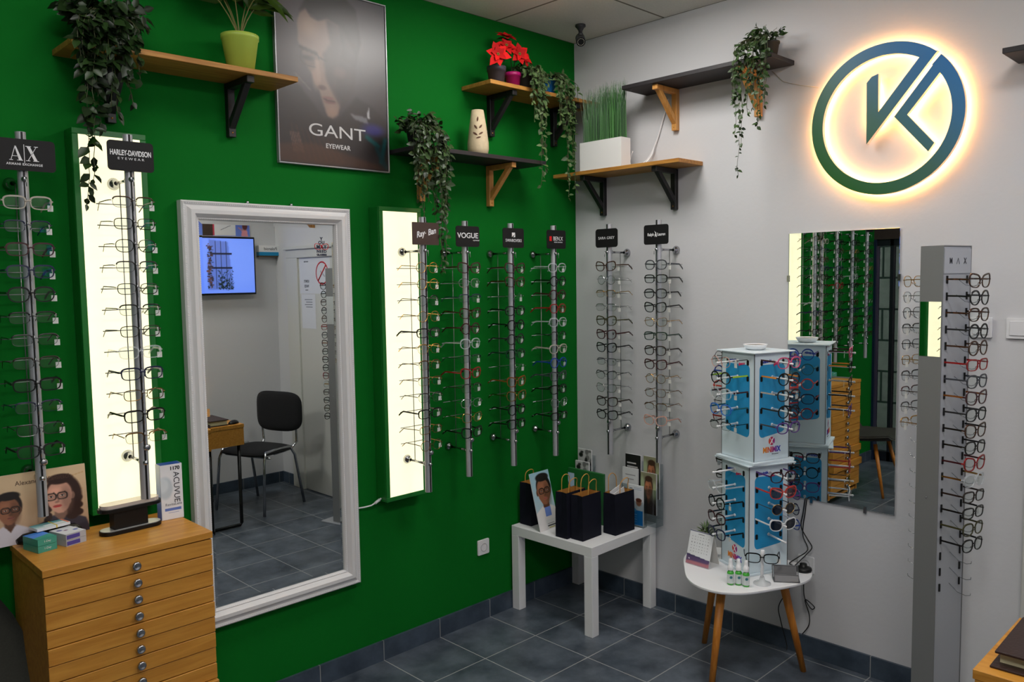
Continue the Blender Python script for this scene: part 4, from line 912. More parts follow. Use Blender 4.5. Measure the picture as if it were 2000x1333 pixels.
for k, w_ in enumerate(('lower','upper')):
    b_ = lensbox('%s green and blue contact lens box on chest' % w_, (-2.812,-0.222,CT+0.0215*k), R(14), 0.058, 0.085, 0.0205, teal_top(), ((64,150,132),'t'), 'green contact lens boxes'); text('1-Day', 0.009, b_, (0,-0.0432,0.011), LETTER, 1, ext=0.0002)
    b_ = lensbox('%s white and violet contact lens box on chest' % w_, (-2.730,-0.212,CT+0.0195*k), R(16), 0.066, 0.090, 0.0185, pale_top(), ((176,178,186),'v'), 'white contact lens boxes'); B(-0.031,0.012,-0.0456,-0.0452,0.003,0.0155).build('printed_band', mat('violet_band', (74,66,150), 0.5), b_)
t = thing('spectacle_case', 'black spectacle case lying in front of the counter poster', 'case', (-2.757,-0.150,CT), R(6))
MB().tube([(-0.105,0.0,0.019),(-0.085,0,0.022),(-0.03,0,0.023),(0.03,0,0.023),(0.07,0,0.020),(0.088,0,0.016)], [0.009,0.019,0.022,0.022,0.018,0.006], 14, flat=0.95).build('case_body', BLACK, t)
MB().lathe([(0,0),(0.010,0),(0.009,0.003),(0,0.004)], (0.062,-0.018,0.024), 16, 'y', cap=False).build('badge', STEEL, t)
t = thing('leaflet_bundle', 'teal and white leaflets with yellow rubber band on black case', 'leaflets', (-2.764,-0.154,CT+0.0455), R(10))
mb = MB(); mb.box(-0.052,0.05,-0.028,0.028,0,0.0085); mb.build('paper_stack', WPLAST, t)
c = Canvas(50,28,(60,140,150),(232,238,240)); c.rect(0.3,0.45,0.9,0.75,(220,232,236)); c.rect(0.93,0,1,1,(226,110,60)); o = c.panel('printed_cover', 0.102, 0.056, t, -0.052, 0, -0.028, PRINT); o.rotation_euler = (R(-90),0,0); o.location = (0,0,0.0088)
mb = MB(); mb.box(0.006,0.009,-0.029,0.029,-0.0006,-0.0001); mb.box(0.006,0.009,-0.029,0.029,0.0092,0.0098); mb.box(0.006,0.009,-0.0295,-0.0286,0,0.0095); mb.build('rubber_band', mat('yellow_rubber', (222,196,40), 0.5), t)

# grey shell chair at the lower left
t = thing('shell_chair', 'dark grey upholstered shell chair left of the wooden chest', 'chair', (-3.110,-0.40,0), R(0))
N1, N2 = 16, 14; vs = []
for layer in (0, 1):
    for i in range(N1):
        s_ = i/(N1-1)
        if s_ < 0.5: q = s_/0.5; cy, cz = -0.26+0.40*q, 0.455-0.035*math.sin(q*math.pi*0.6)
        else: q = (s_-0.5)/0.5; cy, cz = 0.14+0.18*math.sin(q*math.pi/2*0.9), 0.425+0.40*q**1.25
        wd = 0.235+0.03*math.sin(s_*math.pi)-0.09*max(0,(s_-0.75)*4)**2
        for j in range(N2):
            v = -1+2*j/(N2-1); lift = 0.05*abs(v)**2.6*(1 if s_ < 0.5 else 0.5); fw = 0.07*abs(v)**2.4*(max(0, s_-0.4))*1.6
            o_ = 0.014 if layer else 0
            vs.append((v*wd, cy-fw+(o_ if s_ >= 0.5 else 0), cz+lift-(o_ if s_ < 0.6 else 0)))
fs = []
for i in range(N1-1):
    for j in range(N2-1):
        a = i*N2+j; fs.append((a,a+1,a+N2+1,a+N2)); b = a+N1*N2; fs.append((b,b+N2,b+N2+1,b+1))
def rim(idx):
    for k in range(len(idx)-1): a, b = idx[k], idx[k+1]; fs.append((a,a+N1*N2,b+N1*N2,b))
rim([j for j in range(N2)][::-1]); rim([(N1-1)*N2+j for j in range(N2)]); rim([i*N2 for i in range(N1)]); rim([i*N2+N2-1 for i in range(N1)][::-1])
MB().add(vs, fs, True).build('shell_seat', mat('charcoal_fabric', (54,54,48), 0.9, noise=0.12, nscale=200), t)
for sx in (-1, 1):
    for sy in (-1, 1): MB().cyl((sx*0.13,sy*0.12,0.405),(sx*0.20,0.02+sy*0.235,0.0),0.016,0.010,14).build('leg', LEGW, t)

# ================================================================== square white side table
t = thing('side_table', 'square white side table in the corner holding bags and leaflets', 'table', (-0.550,-0.561,0), 0.0136)
B(0,0.535,0,0.545,0.400,0.450).build('tabletop', WHITE, t, bevel=0.0015, seg=1)
for x in (0,0.485):
    for y in (0,0.495): B(x,x+0.05,y,y+0.05,0,0.3998).build('leg', WHITE, t, bevel=0.0012, seg=1)
TT = 0.4508
def bag(label, x, y, rz, w, d, h, seed, handles, paper=False):
    t = thing('paper_bag', label, 'paper bag', (x,y,TT), rz, 'navy paper carrier bags'); rnd = random.Random(seed)
    w2, d2 = w/2, d/2; mb = MB(); n = 6; k = 0.92
    top = lambda s: [( -w2*1.0, -d2*k, h),(w2*1.0,-d2*k,h),(w2*1.0,0,h-0.003),(w2*1.0,d2*k,h),(-w2,d2*k,h),(-w2,0,h-0.003)]
    bot = [(-w2,-d2,0),(w2,-d2,0),(w2,0,0),(w2,d2,0),(-w2,d2,0),(-w2,0,0)]
    mid = [(-w2,-d2,h*0.55),(w2,-d2,h*0.55),(w2-0.004,0,h*0.55),(w2,d2,h*0.55),(-w2,d2,h*0.55),(-w2+0.004,0,h*0.55)]
    tp = top(0); tp[2] = (w2-0.008,0,h); tp[5] = (-w2+0.008,0,h)
    mb.add(bot+mid+tp, [(i,(i+1) % 6,(i+1) % 6+6,i+6) for i in range(6)]+[(i+6,(i+1) % 6+6,(i+1) % 6+12,i+12) for i in range(6)]+[(5,4,3,2,1,0)])
    o = mb.build('bag_body', NAVYBAG, t); sol = o.modifiers.new('thickness','SOLIDIFY'); sol.thickness = 0.0008; sol.offset = -1
    ib = MB(); sc = 0.955; ins = [(x_*sc,y_*sc,z_-0.0005) for x_,y_,z_ in tp]; lo = [(x_*0.9,y_*0.9,h*0.5) for x_,y_,z_ in mid]
    ib.add(lo+ins, [(i+6,(i+1) % 6+6,(i+1) % 6,i) for i in range(6)]+[(0,1,2,3,4,5)]); ib.build('lining', KRAFT, t)
    for (sy, lean, hx, hh) in handles:
        y_ = sy*(d2*k-0.003); pts = [(hx-0.034,y_,h-0.03),(hx-0.032,y_,h)]
        for q in range(9):
            a = math.pi*q/8; pts.append((hx-0.031*math.cos(a)+lean*math.sin(a)*0.5, y_+sy*0.004*math.sin(a)-0.008*math.sin(a), h+hh*0.62+hh*0.38*math.sin(a)) if 0 < q < 8 else (hx-0.031*math.cos(a), y_, h+hh*0.5))
        pts += [(hx+0.032,y_,h),(hx+0.034,y_,h-0.03)]
        MB().tube(pts, 0.0022, 7).build('handle', mat('twisted_paper_cord', (206,150,66), 0.6), t)
    return t
bag('navy paper bag at the wall behind the portrait card', -0.435, -0.068, 0.02, 0.140, 0.082, 0.225, 1, ((-1,0,0,0.055),(1,0.01,0,0.055)))
bag('navy paper bag directly behind the frontmost bag', -0.462, -0.350, 0.03, 0.150, 0.075, 0.232, 2, ((-1,0.0,-0.02,0.07),(1,-0.01,0.0,0.075)))
bag('frontmost navy paper bag with empty kraft interior', -0.438, -0.432, 0.02, 0.147, 0.076, 0.225, 3, ((-1,-0.006,0.01,0.075),(1,0.01,0.03,0.085)))
bg = bag('navy paper bag with white papers sticking out', -0.254, -0.495, -0.03, 0.152, 0.080, 0.210, 4, ((-1,0.006,0.0,0.075),(1,-0.02,-0.01,0.09)))
t = thing('white_envelope', 'white papers poking out of the rightmost navy bag', 'paper', (-0.262,-0.492,TT+0.10), -0.03)
mb = MB(); mb.M = Matrix.Rotation(R(-16),4,'Y'); mb.box(-0.030,0.070,-0.012,-0.008,0.035,0.112); mb.box(-0.020,0.064,0.004,0.007,0.030,0.125); mb.build('sheets', WPLAST, t)
# portrait card
t = thing('portrait_card', 'standing advertising card with portrait of man in glasses', 'display card', (-0.545,-0.215,TT), R(5))
c = Canvas(70, 140, (150,190,206), (196,214,222)); portrait(c, 0.56, 0.34, 0.34, (150,98,72), (26,20,20), (232,228,228), (178,100,92), turn=0.1); c.rect(0.44,0.62,0.74,0.78,(96,126,214)); c.rect(0.46,0.63,0.72,0.77,(120,150,226),1); c.rect(0.4,0.84,0.98,0.99,(222,222,222)); c.rect(0.46,0.90,0.80,0.912,(40,40,40)); c.rect(0.44,0.935,0.86,0.95,(40,40,40)); c.rect(0.5,0.97,0.8,0.98,(170,160,40))
c.panel('printed_sheet', 0.150, 0.300, t, 0, -0.0008, 0, PRINTG); B(0,0.150,-0.0002,0.003,0,0.300).build('card_back', WPLAST, t); t.rotation_euler = (R(-14),0,R(3))
# green folder
t = thing('green_brochure', 'dark green brochure box standing behind the navy bags', 'brochure', (-0.235,-0.135,TT), R(-90))
B(0,0.245,-0.004,0.014,0,0.272).build('cover', mat('brochure_green', (24,98,42), 0.5), t, bevel=0.001, seg=1)
c = Canvas(24,90,(176,200,220)).poly([(0,0.0),(1,0.12),(1,1),(0,1)],(170,196,218)).poly([(0,0.2),(0.5,0.35),(0.6,0.6),(0.3,1),(0,1)],(92,92,98),1).ell(0.35,0.75,0.4,0.2,(196,140,116),0.3); c.panel('printed_strip', 0.045, 0.235, t, 0.001, -0.0046, 0.012, PRINT)
def holder(label, loc, rz, w, tiers, group='acrylic leaflet holders'):
    """tiers: (y, z0, height, canvas) ; clear holder with leaflets"""
    t = thing('leaflet_holder', label, 'leaflet holder', loc, rz, group); mb = MB(); zt = max(z0+h for _, z0, h, _ in tiers)
    W_ = w/2+0.003; y0_ = min(a[0] for a in tiers)-0.012
    mb.add([(-W_,0.023,0),(W_,0.023,0),(W_,0.023,zt*0.9),(-W_,0.023,zt*0.9),(-W_,y0_,0),(W_,y0_,0)], [(0,1,2,3),(4,5,1,0)])
    for (y, z0, h, cv) in tiers:
        a_, b_ = y-0.012, z0+h*0.62; o_ = len(mb.v); mb.add([(-W_,a_,z0),(W_,a_,z0),(W_,a_,b_),(-W_,a_,b_)], [(0,1,2,3)])
    for sx in (-W_, W_): mb.add([(sx,y0_,0),(sx,0.023,0),(sx,0.023,zt*0.75),(sx,y0_,zt*0.55)], [(0,1,2,3)])
    mb.build('holder', ACRYL, t)
    for (y, z0, h, cv) in tiers:
        lf = B(-w/2,w/2,y-0.009,y,z0+0.003,z0+h).build('leaflets', WPLAST, t); cv.panel('printed_cover', w, h-0.004, lf, -w/2, y-0.0094, z0+0.004, PRINTG)
    return t
def bw(): 
    c = Canvas(40,50,(200,200,200),(110,110,110)); r_ = random.Random(3)
    for k in range(26): x, y = r_.random(), r_.random(); c.ell(x,y,r_.uniform(.05,.16),r_.uniform(.03,.1),(r_.choice((30,60,120,190)),)*3,0.4)
    return c
holder('leaflet holder with black and white cover in the corner', (-0.055,-0.105,TT), R(-90), 0.098, [(0,0.115,0.225,bw()),(-0.022,0.04,0.235,bw())])
ck = Canvas(50,70,(28,28,28)); ck.ell(0.72,0.62,0.13,0.095,(170,196,30),0.1); ck.rect(0.12,0.2,0.7,0.23,(200,200,200)); ck.rect(0.12,0.28,0.8,0.31,(200,200,200))
cw = Canvas(50,90,(220,222,224),(222,224,226)); cw.rect(0.2,0.15,0.85,0.17,(150,150,154)); cw.rect(0.35,0.25,0.75,0.27,(150,150,154)); cw.poly([(0.4,0.5),(1,0.38),(1,0.5),(0.6,0.6)],(60,70,160)); cw.rect(0,0.6,1,1,(40,60,130))
holder('leaflet holder with black leaflet marked by lime dot', (-0.050,-0.438,TT), R(-90), 0.100, [(0,0.13,0.228,ck),(-0.026,0.06,0.23,cw)])
def facec():
    c = Canvas(50,70,(150,150,120),(60,52,40)); c.ell(0.1,0.3,0.15,0.2,(176,190,150),0.6); c.ell(0.9,0.4,0.15,0.2,(170,180,140),0.6); portrait(c,0.5,0.38,0.24,(186,120,84),(70,48,34),(52,36,30),(150,84,70),gl=False); return c
holder('leaflet holder with portrait covers against white wall', (-0.050,-0.556,TT), R(-90), 0.098, [(0,0.14,0.222,facec()),(-0.026,0.06,0.222,facec())])
cb_ = Canvas(50,110,(226,230,234)); cb_.rect(0,0.62,1,1,(34,132,206)); cb_.rect(0.1,0.08,0.3,0.1,(60,80,90)); cb_.rect(0.4,0.06,0.9,0.07,(130,160,190)); cb_.rect(0.4,0.1,0.9,0.11,(130,160,190)); cb_.ell(0.72,0.42,0.18,0.09,(190,130,100),0.3); cb_.ell(0.72,0.36,0.2,0.05,(90,50,36),0.3); cb_.line(0.25,0.3,0.2,0.55,0.03,(40,44,54)); cb_.line(0.15,0.36,0.35,0.38,0.025,(40,44,54)); cb_.ell(0.35,0.62,0.2,0.05,(90,170,220),0.2)
for k in range(4): cb_.rect(0.2,0.72+0.06*k,0.6,0.735+0.06*k,(130,190,230))
holder('slim leaflet holder with blue and white cover at table edge', (-0.128,-0.512,TT), R(-88), 0.092, [(0,0.004,0.215,cb_)])

# ================================================================== round table with the rotating display
TX, TY, TZ = -0.33, -1.228, 0.455
t = thing('round_table', 'white rounded-triangle table on three amber wooden legs', 'table', (TX,TY,0))
pts = []
for i in range(72):
    a = 2*math.pi*i/72; r_ = 0.272+0.030*math.cos(3*(a-R(66))); pts.append((r_*math.cos(a), r_*math.sin(a)))
mb = MB(); mb.prism_z([(x*0.985,y*0.985) for x,y in pts], TZ-0.014, TZ-0.010); mb.prism_z(pts, TZ-0.010, TZ)
mb.build('tabletop', WHITE, t, bevel=0.002)
for a in (66, -52, 185):
    u = Vector((math.cos(R(a)), math.sin(R(a)),0)); MB().cyl(u*0.175+Vector((0,0,TZ-0.014)), u*0.275, 0.0195, 0.0125, 20).build('leg', LEGW, t)
    
# tower
TOW = (-0.254,-1.252)
t = thing('eyewear_display_tower', 'tall white and blue rotating display tower on round table', 'display stand', (TOW[0],TOW[1],TZ+0.0005))
PALE = mat('pale_display_board', (216,230,238), 0.4); EDG = mat('display_edge', (70,72,76), 0.5)
GRADT = None
def minimix_mat():
    m = bpy.data.materials.new('rainbow_lettering'); m.use_nodes = True; nt = m.node_tree; b = nt.nodes['Principled BSDF']
    tc = nt.nodes.new('ShaderNodeTexCoord'); sp = nt.nodes.new('ShaderNodeSeparateXYZ'); mr = nt.nodes.new('ShaderNodeMapRange'); mr.inputs[1].default_value = -0.035; mr.inputs[2].default_value = 0.035
    cr = nt.nodes.new('ShaderNodeValToRGB'); cr.color_ramp.elements[0].color = rgb((240,140,30)); cr.color_ramp.elements[1].color = rgb((30,50,190)); e = cr.color_ramp.elements.new(0.45); e.color = rgb((210,30,70))
    nt.links.new(tc.outputs['Object'], sp.inputs[0]); nt.links.new(sp.outputs[0], mr.inputs[0]); nt.links.new(mr.outputs[0], cr.inputs[0]); nt.links.new(cr.outputs[0], b.inputs['Base Color']); return m
RAIN = minimix_mat(); BLUEL = mat('blue_lettering', (34,60,170), 0.5); PINKL = mat('pink_lettering', (220,50,100), 0.5)
PEG = mat('white_peg', (230,230,232), 0.3); half = 0.10
towers = []
for lv, (z0, hgt, ang0, nrow, ztop) in enumerate(((0.010,0.470,-24.5,5,0.448),(0.500,0.462,-17.3,5,0.928))):
    mb = MB(); mb.M = Matrix.Rotation(R(ang0),4,'Z')
    mb.box(-half,half,-half,half,z0,z0+hgt); core = mb.build('display_box', PALE, t)
    mb = MB(); mb.M = Matrix.Rotation(R(ang0),4,'Z')
    for sx in (-1,1):
        for sy in (-1,1): mb.box(sx*half-0.0012,sx*half+0.0012,sy*half-0.0012,sy*half+0.0012,z0,z0+hgt)
    mb.build('corner_seams', EDG, core)
    for q in range(4):
        fa = R(ang0+90*q)      # face whose outward normal is local -y turned by fa
        c = Canvas(12, 30, (216,231,240)); x0, x1, y0, y1, rr = 0.12, 0.88, 0.10, 0.80, 0.12
        blue = (30,148,206)
        p = c.panel('printed_panel', 0.192, hgt-0.006, t, -0.096, -half-0.0008, z0+0.003, PRINT); p.rotation_euler = (0,0,fa)
        bl = rrect(0.146, hgt*0.66, 0.020, 6, 0.0, z0+hgt*0.565); zb = z0+hgt*0.235
        bl = [(x_, z_-0.010*max(0.0, 1-(z_-zb)/0.03)*(x_/0.073)*(1 if q % 2 else -1)) for x_, z_ in bl]
        MB().prism(bl[::-1], -half-0.00135, -half-0.0009).build('blue_field', mat('display_blue', (34,150,206), 0.4), p)
        text('minimix', 0.017, p, (-0.03,-half-0.0020,z0+hgt*0.925), BLUEL, 0.9, ext=0.0003, off=0.0008, rot=R(-6)); text('glasses', 0.015, p, (0.025,-half-0.0020,z0+hgt*0.90), PINKL, 0.9, ext=0.0003, off=0.0007, rot=R(-8))
        if (lv == 1 and q == 0) or (lv == 0 and q == 3):
            text('MINIMIX', 0.033, p, (0.0,-half-0.0014,z0+0.044), RAIN, 0.80, ext=0.0003, off=0.0012)
            text('kids eyewear', 0.008, p, (0.02,-half-0.0014,z0+0.025), LETTERD, 0.9, ext=0.0002)
            mb = MB(); mb.prism([(0.018*math.cos(2*math.pi*i/24),z0+0.082+0.018*math.sin(2*math.pi*i/24)) for i in range(24)][::-1], -half-0.0018, -half-0.0009); mb.build('logo_mark', RAIN, p)
            mb = MB(); 
            for a in (55,125): d = Vector((math.cos(R(a)),0,math.sin(R(a))))*0.0175; cpt = Vector((0,-half-0.0018,z0+0.082)); mb.tube([cpt-d,cpt+d], 0.0022, 4)
            mb.build('logo_cross', LETTER, p)
        for r_ in range(nrow):
            z = ztop-0.0685*r_-(0.0 if lv else 0.0)
            pg = MB(); pg.M = Matrix.Rotation(fa,4,'Z'); pg.tube([(0,-half-0.001,z),(0,-half-0.006,z)],[0.007,0.0055],14); pg.tube([(0,-half-0.006,z),(0,-half-0.112,z-0.004)], [0.0042,0.0038], 12); pg.sphere((0,-half-0.113,z-0.004), 0.0052, 10)
            pg.build('peg', PEG, t)
            for s in (-1,1): sl = MB(); sl.prism(rrect(0.0125,0.0235,0.005,3,s*0.062,z-0.006)[::-1], -half-0.0026, -half-0.0014); sl.build('temple_slot', BLACK, p)
    towers.append((ang0, ztop, z0))
for (z0, z1, a, s_) in ((0.0,0.010,-24.5,0.108),(0.481,0.487,-24.5,0.124),(0.487,0.499,-17.3,0.118),(0.963,0.969,-17.3,0.117)):
    mb = MB(); mb.M = Matrix.Rotation(R(a),4,'Z'); mb.box(-s_,s_,-s_,s_,z0,z1); mb.build('plate', [PALE], t, bevel=0.0015, seg=1)
# small bowl on top
t = thing('small_bowl', 'small shallow white bowl on top of the display tower', 'bowl', (TOW[0],TOW[1],TZ+0.9700))
MB().lathe([(0.030,0),(0.040,0.004),(0.050,0.018),(0.052,0.024),(0.048,0.024),(0.044,0.014),(0,0.012)], n=32).build('bowl_body', WHITE, t); MB().lathe([(0,0.0),(0.046,0.0),(0.044,0.004),(0,0.005)], (0,0,0.0165), 24, cap=False).build('contents', mat('bowl_gravel', (120,112,100), 0.9, noise=0.4, nscale=200), t)
def on_tower(lv, q, row, st, key, tkey=None, lens=None, facename=''):
    ang0, zt, z0 = towers[lv]; fa = R(ang0+90*q); n = Vector((math.sin(fa), -math.cos(fa), 0)); z = TZ+zt-0.0685*row
    P = Vector((TOW[0],TOW[1],z))+n*(half+0.100)
    glasses(st, key, P, fa, '%s%s %s %s, %s row of %s' % (KW[st[1]], key, SH[st[0]][0], 'sunglasses' if lens else 'glasses', ORD[row], facename), 'glasses on display tower', tkey=tkey, tl=0.094, lens=lens, tagged=row % 2 == 0, tilt=R(2))
for lv, q, fname, rows in (
  (1,0,'upper tower front right face', [('pF','pink','burgundy'),('oF','black','orange'),('pF','dark brown','beige'),('oF','black',None),('pF','violet','grey')]),
  (1,3,'upper tower front left face', [('oM','rose','gunmetal'),('oF','black','lime'),('pF','clear','burgundy'),('pF','sky blue','teal'),('rH','black',None)]),
  (1,2,'upper tower rear left face', [('oM','gunmetal',None),('oF','blue',None),('pF','coral',None),('oM','black',None),('rF','red',None)]),
  (1,1,'upper tower rear right face', [('oF','blue','violet'),('oF','teal',None),('oF','coral',None),('pF','navy','red'),('oF','red',None)]),
  (0,0,'lower tower front right face', [('pF','burgundy','violet'),('cF','coral',None),('oM','gold','grey'),('cF','white',None)]),
  (0,3,'lower tower front left face', [None,('pF','clear',None),('oF','black',None),('pF','burgundy','black'),('pF','navy','black')]),
  (0,2,'lower tower rear left face', [('rF','black',None),('rF','matt black',None),None,('rF','burgundy',None),('rF','dark green',None)]),
  (0,1,'lower tower rear right face', [('pF','dark brown',None),('oF','black',None),('pF','violet',None),('oF','navy',None),('pF','blue',None)])):
    for r_, it in enumerate(rows):
        if it: on_tower(lv, q, r_, it[0], it[1], it[2], {(0,0,1): PINKSUN, (0,0,2): SUN, (0,0,3): SUN}.get((lv,q,r_)), fname)

TZ2 = TZ+0.0006
# desk calendar
t = thing('desk_calendar', 'small standing desk calendar at the left of round table', 'calendar', (-0.395,-1.072,TZ2), R(-92))
c = Canvas(50, 60, (224,226,230)); c.rect(0,0,1,0.03,(60,66,110)); c.rect(0.36,0.07,0.62,0.10,(90,90,100))
for r_ in range(6):
    for k in range(7): c.rect(0.12+0.115*k,0.16+0.088*r_,0.155+0.115*k,0.18+0.088*r_,(130,130,138))
c.poly([(0,0.70),(1,0.78),(1,0.86),(0,0.80)],(70,62,100)); c.poly([(0,0.76),(1,0.80),(1,1),(0,1)],(92,72,112),1); c.poly([(0,0.90),(1,0.88),(1,1),(0,1)],(176,112,122),2); c.ell(0.12,0.84,0.03,0.02,(220,210,220),0.3)
fr_ = c.panel('printed_page', 0.122, 0.150, t, -0.061, -0.0008, 0, PRINT); fr_.rotation_euler = (R(-16),0,0); fr_.location = (0,-0.035,0.001)
for s, y in ((-1,-0.035),(1,0.048)):
    b_ = B(-0.061,0.061,0,0.0015,0,0.150).build('card_leg', mat('calendar_card', (214,212,208), 0.6), t); b_.rotation_euler = (R(16)*s,0,0); b_.location = (0,y,0.001)
# small plant
t = thing('small_potted_plant', 'tiny spiky green plant behind the desk calendar', 'plant', (-0.300,-1.040,TZ2)); rnd = random.Random(6)
MB().lathe([(0.022,0),(0.029,0.05),(0.031,0.05),(0.029,0.056),(0.026,0.05),(0,0.048)], n=24).build('pot', mat('black_gold_pot', (36,34,30), 0.4), t); lm = MB()
for k in range(95):
    a = rnd.uniform(0,2*math.pi); q = rnd.random(); leaf(lm, (math.cos(a)*0.02*q, math.sin(a)*0.02*q, 0.06+rnd.uniform(0,0.075)), (math.cos(a)*1.0, math.sin(a)*1.0, rnd.uniform(0.1,1.6)), (0,0,1), rnd.uniform(0.03,0.055), 0.007)
lm.build('foliage', leafmat('spiky_leaf', (38,62,30), (104,128,76)), t)
# spray bottles
SG = mat('green_liquid', (70,170,60), 0.2); SL = mat('bottle_label', (206,214,214), 0.4)
for k, (x, y, w_) in enumerate(((-0.520,-1.292,'left'),(-0.500,-1.318,'middle'),(-0.495,-1.350,'right'))):
    t = thing('spray_bottle', '%s small green lens spray bottle on round table' % w_, 'spray bottle', (x,y,TZ2), R(-50), 'small green lens spray bottles')
    MB().lathe([(0.0125,0),(0.014,0.003),(0.014,0.052),(0.008,0.062),(0,0.062)], n=24).build('bottle', SG, t)
    MB().lathe([(0.01425,0.007),(0.01425,0.047)], n=24, cap=False).build('label', SL, t)
    lb = MB(); lb.prism([(0.006*math.cos(2*math.pi*i/14),0.034+0.006*math.sin(2*math.pi*i/14)) for i in range(14)][::-1], -0.0149, -0.0140); lb.build('logo_mark', mat('teal_print', (60,120,130), 0.5), t)
    MB().lathe([(0.0115,0.0622),(0.0115,0.082),(0.0085,0.083),(0.0085,0.098),(0.007,0.100),(0.007,0.110),(0,0.110)], n=20, cap=False).build('spray_cap', WPLAST, t)
# nose-shaped display holder with glasses
t = thing('single_glasses_stand', 'clear and white single glasses holder on the round table', 'display stand', (-0.425,-1.385,TZ2), R(-47))
MB().lathe([(0.036,0),(0.036,0.004),(0.014,0.011),(0.009,0.03)], n=32, cap=False).build('base', mat('frosted_plastic', (216,220,222), 0.25, alpha=0.5), t)
MB().tube([(0,0.0,0.024),(0,0.004,0.05),(0,-0.002,0.075),(0,0.006,0.10),(0,0.0,0.118),(0,-0.004,0.145)], [0.006,0.007,0.006,0.007,0.009,0.008], 10, flat=0.7).build('stem', PEG, t)
glasses('rF', 'black', (-0.437,-1.391,TZ2+0.112), R(-60), 'black glasses on the single clear holder, round table', None, tagged=True, tl=0.138, tilt=R(-3))
# card holder
t = thing('card_holder', 'grey metal mesh business card holder on round table', 'card holder', (-0.320,-1.438,TZ2), R(-54)); GMH = mat('grey_mesh', (112,112,114), 0.45, 0.6)
mb = MB(); mb.prism_x([(-0.028,0.0),(0.026,0.0),(0.026,0.003),(-0.028,0.003)], -0.05, 0.05); mb.prism_x([(-0.028,0.003),(-0.024,0.003),(-0.012,0.026),(-0.016,0.026)], -0.05, 0.05); mb.prism_x([(0.010,0.003),(0.014,0.003),(0.030,0.052),(0.026,0.052)], -0.047, 0.047); mb.build('tray', GMH, t)
mb = MB(); mb.tube([(-0.052,0.028,0.054),(0.052,0.028,0.054),(0.052,0.012,0.004),(0.052,-0.028,0.003),(-0.052,-0.028,0.003),(-0.052,0.012,0.004),(-0.052,0.028,0.054)], 0.0026, 8); mb.tube([(-0.05,-0.028,0.004),(-0.048,-0.014,0.028),(0.048,-0.014,0.028),(0.05,-0.028,0.004)], 0.0022, 8); mb.build('rim_wire', GMH, t)
t = thing('black_cap_puck', 'round black plastic sensor puck at the right of round table', 'gadget', (-0.165,-1.440,TZ2))
MB().lathe([(0.034,0),(0.037,0.006),(0.035,0.014),(0.018,0.020),(0.016,0.021),(0.015,0.032),(0,0.033)], n=32).build('puck_body', BLACK, t)
CBL = mat('black_cable', (18,18,20), 0.5)
mb = MB(); mb.tube(smooth([(-0.012,-1.372,0.735),(-0.012,-1.362,0.66),(-0.014,-1.355,0.60),(-0.02,-1.39,0.55),(-0.03,-1.415,0.52),(-0.055,-1.40,0.49),(-0.10,-1.39,0.468),(-0.18,-1.40,0.462),(-0.20,-1.42,0.461)]), 0.0026, 7)
mb.tube(smooth([(-0.012,-1.380,0.735),(-0.014,-1.372,0.66),(-0.016,-1.366,0.61),(-0.024,-1.37,0.56),(-0.04,-1.40,0.51),(-0.075,-1.37,0.475),(-0.13,-1.36,0.462),(-0.15,-1.385,0.461)]), 0.0026, 7)
tag(mb.build('lamp_cable', CBL), 'pair of black cables from wall mirror down to round table', 'cable')
mb = MB(); mb.tube(smooth([(-0.03,-1.336,0.43),(-0.022,-1.345,0.38),(-0.018,-1.30,0.29),(-0.017,-1.252,0.20),(-0.017,-1.262,0.13),(-0.022,-1.295,0.03),(-0.03,-1.30,0.005)]), 0.0024, 7)
mb.tube(smooth([(-0.02,-1.376,0.41),(-0.017,-1.372,0.33),(-0.016,-1.378,0.27),(-0.017,-1.41,0.23),(-0.020,-1.425,0.245),(-0.018,-1.38,0.265),(-0.017,-1.40,0.20),(-0.02,-1.40,0.15),(-0.02,-1.37,0.10)]), 0.0024, 7)
tag(mb.build('floor_cable', CBL), 'black cables looped under the round table by the wall', 'cable')

# ================================================================== tall grey column display
A_ = R(-12.6); F0 = Vector((-0.385,-2.048,0)); Wc, Dc, Hc = 0.180, 0.086, 1.845
rdir = Vector((math.cos(A_), math.sin(A_), 0)); ldir = Vector((-math.sin(A_), math.cos(A_), 0)); ctr = F0+rdir*Wc/2+ldir*Dc/2
t = thing('display_column', 'tall slim grey metal display column of glasses on the floor', 'display stand', ctr, A_)
w2, d2 = Wc/2, Dc/2
mb = MB(); mb.box(-w2,-w2+0.004,-d2,d2,0.012,Hc); mb.box(w2-0.004,w2,-d2,d2,0.012,Hc); mb.box(-w2+0.004,w2-0.004,-d2,d2,Hc-0.004,Hc)
mb.build('side_panels', GREY, t, bevel=0.001, seg=1)
FACEG = mat('pale_grey_panel', (176,179,184), 0.32)
for s in (-1,1):
    pnl = B(-w2+0.0042,w2-0.0042,min(s*(d2-0.006),s*(d2-0.0025)),max(s*(d2-0.006),s*(d2-0.0025)),0.012,Hc-0.0045).build('face_panel', FACEG, t)
    for k in range(20):
        z = 1.715-0.0592*k
        for sx in (-1,1): y_ = s*(d2-0.0022); sl = MB().box(sx*0.064-0.0035,sx*0.064+0.0035,min(y_,y_+s*0.004),max(y_,y_+s*0.004),z-0.006,z+0.022); sl.build('temple_slot', BLACK, pnl)
    NW = thin_glass('clear_wire', (200,204,206), 0.25) if s == -1 else MATS['clear_wire']
    for k in range(20):
        z = 1.715-0.0592*k
        MB().tube([(0,s*(d2-0.0025),z+0.012),(0,s*(d2+0.03),z-0.012),(0,s*(d2+0.06),z-0.016),(0.0,s*(d2+0.077),z-0.010),(0,s*(d2+0.078),z-0.001)], 0.0013, 6).build('nose_wire', NW, t)
lab = B(-w2+0.006,w2-0.006,-d2-0.0005,-d2+0.0022,Hc-0.10,Hc-0.012).build('header', mat('header_grey', (182,185,190), 0.35), t)
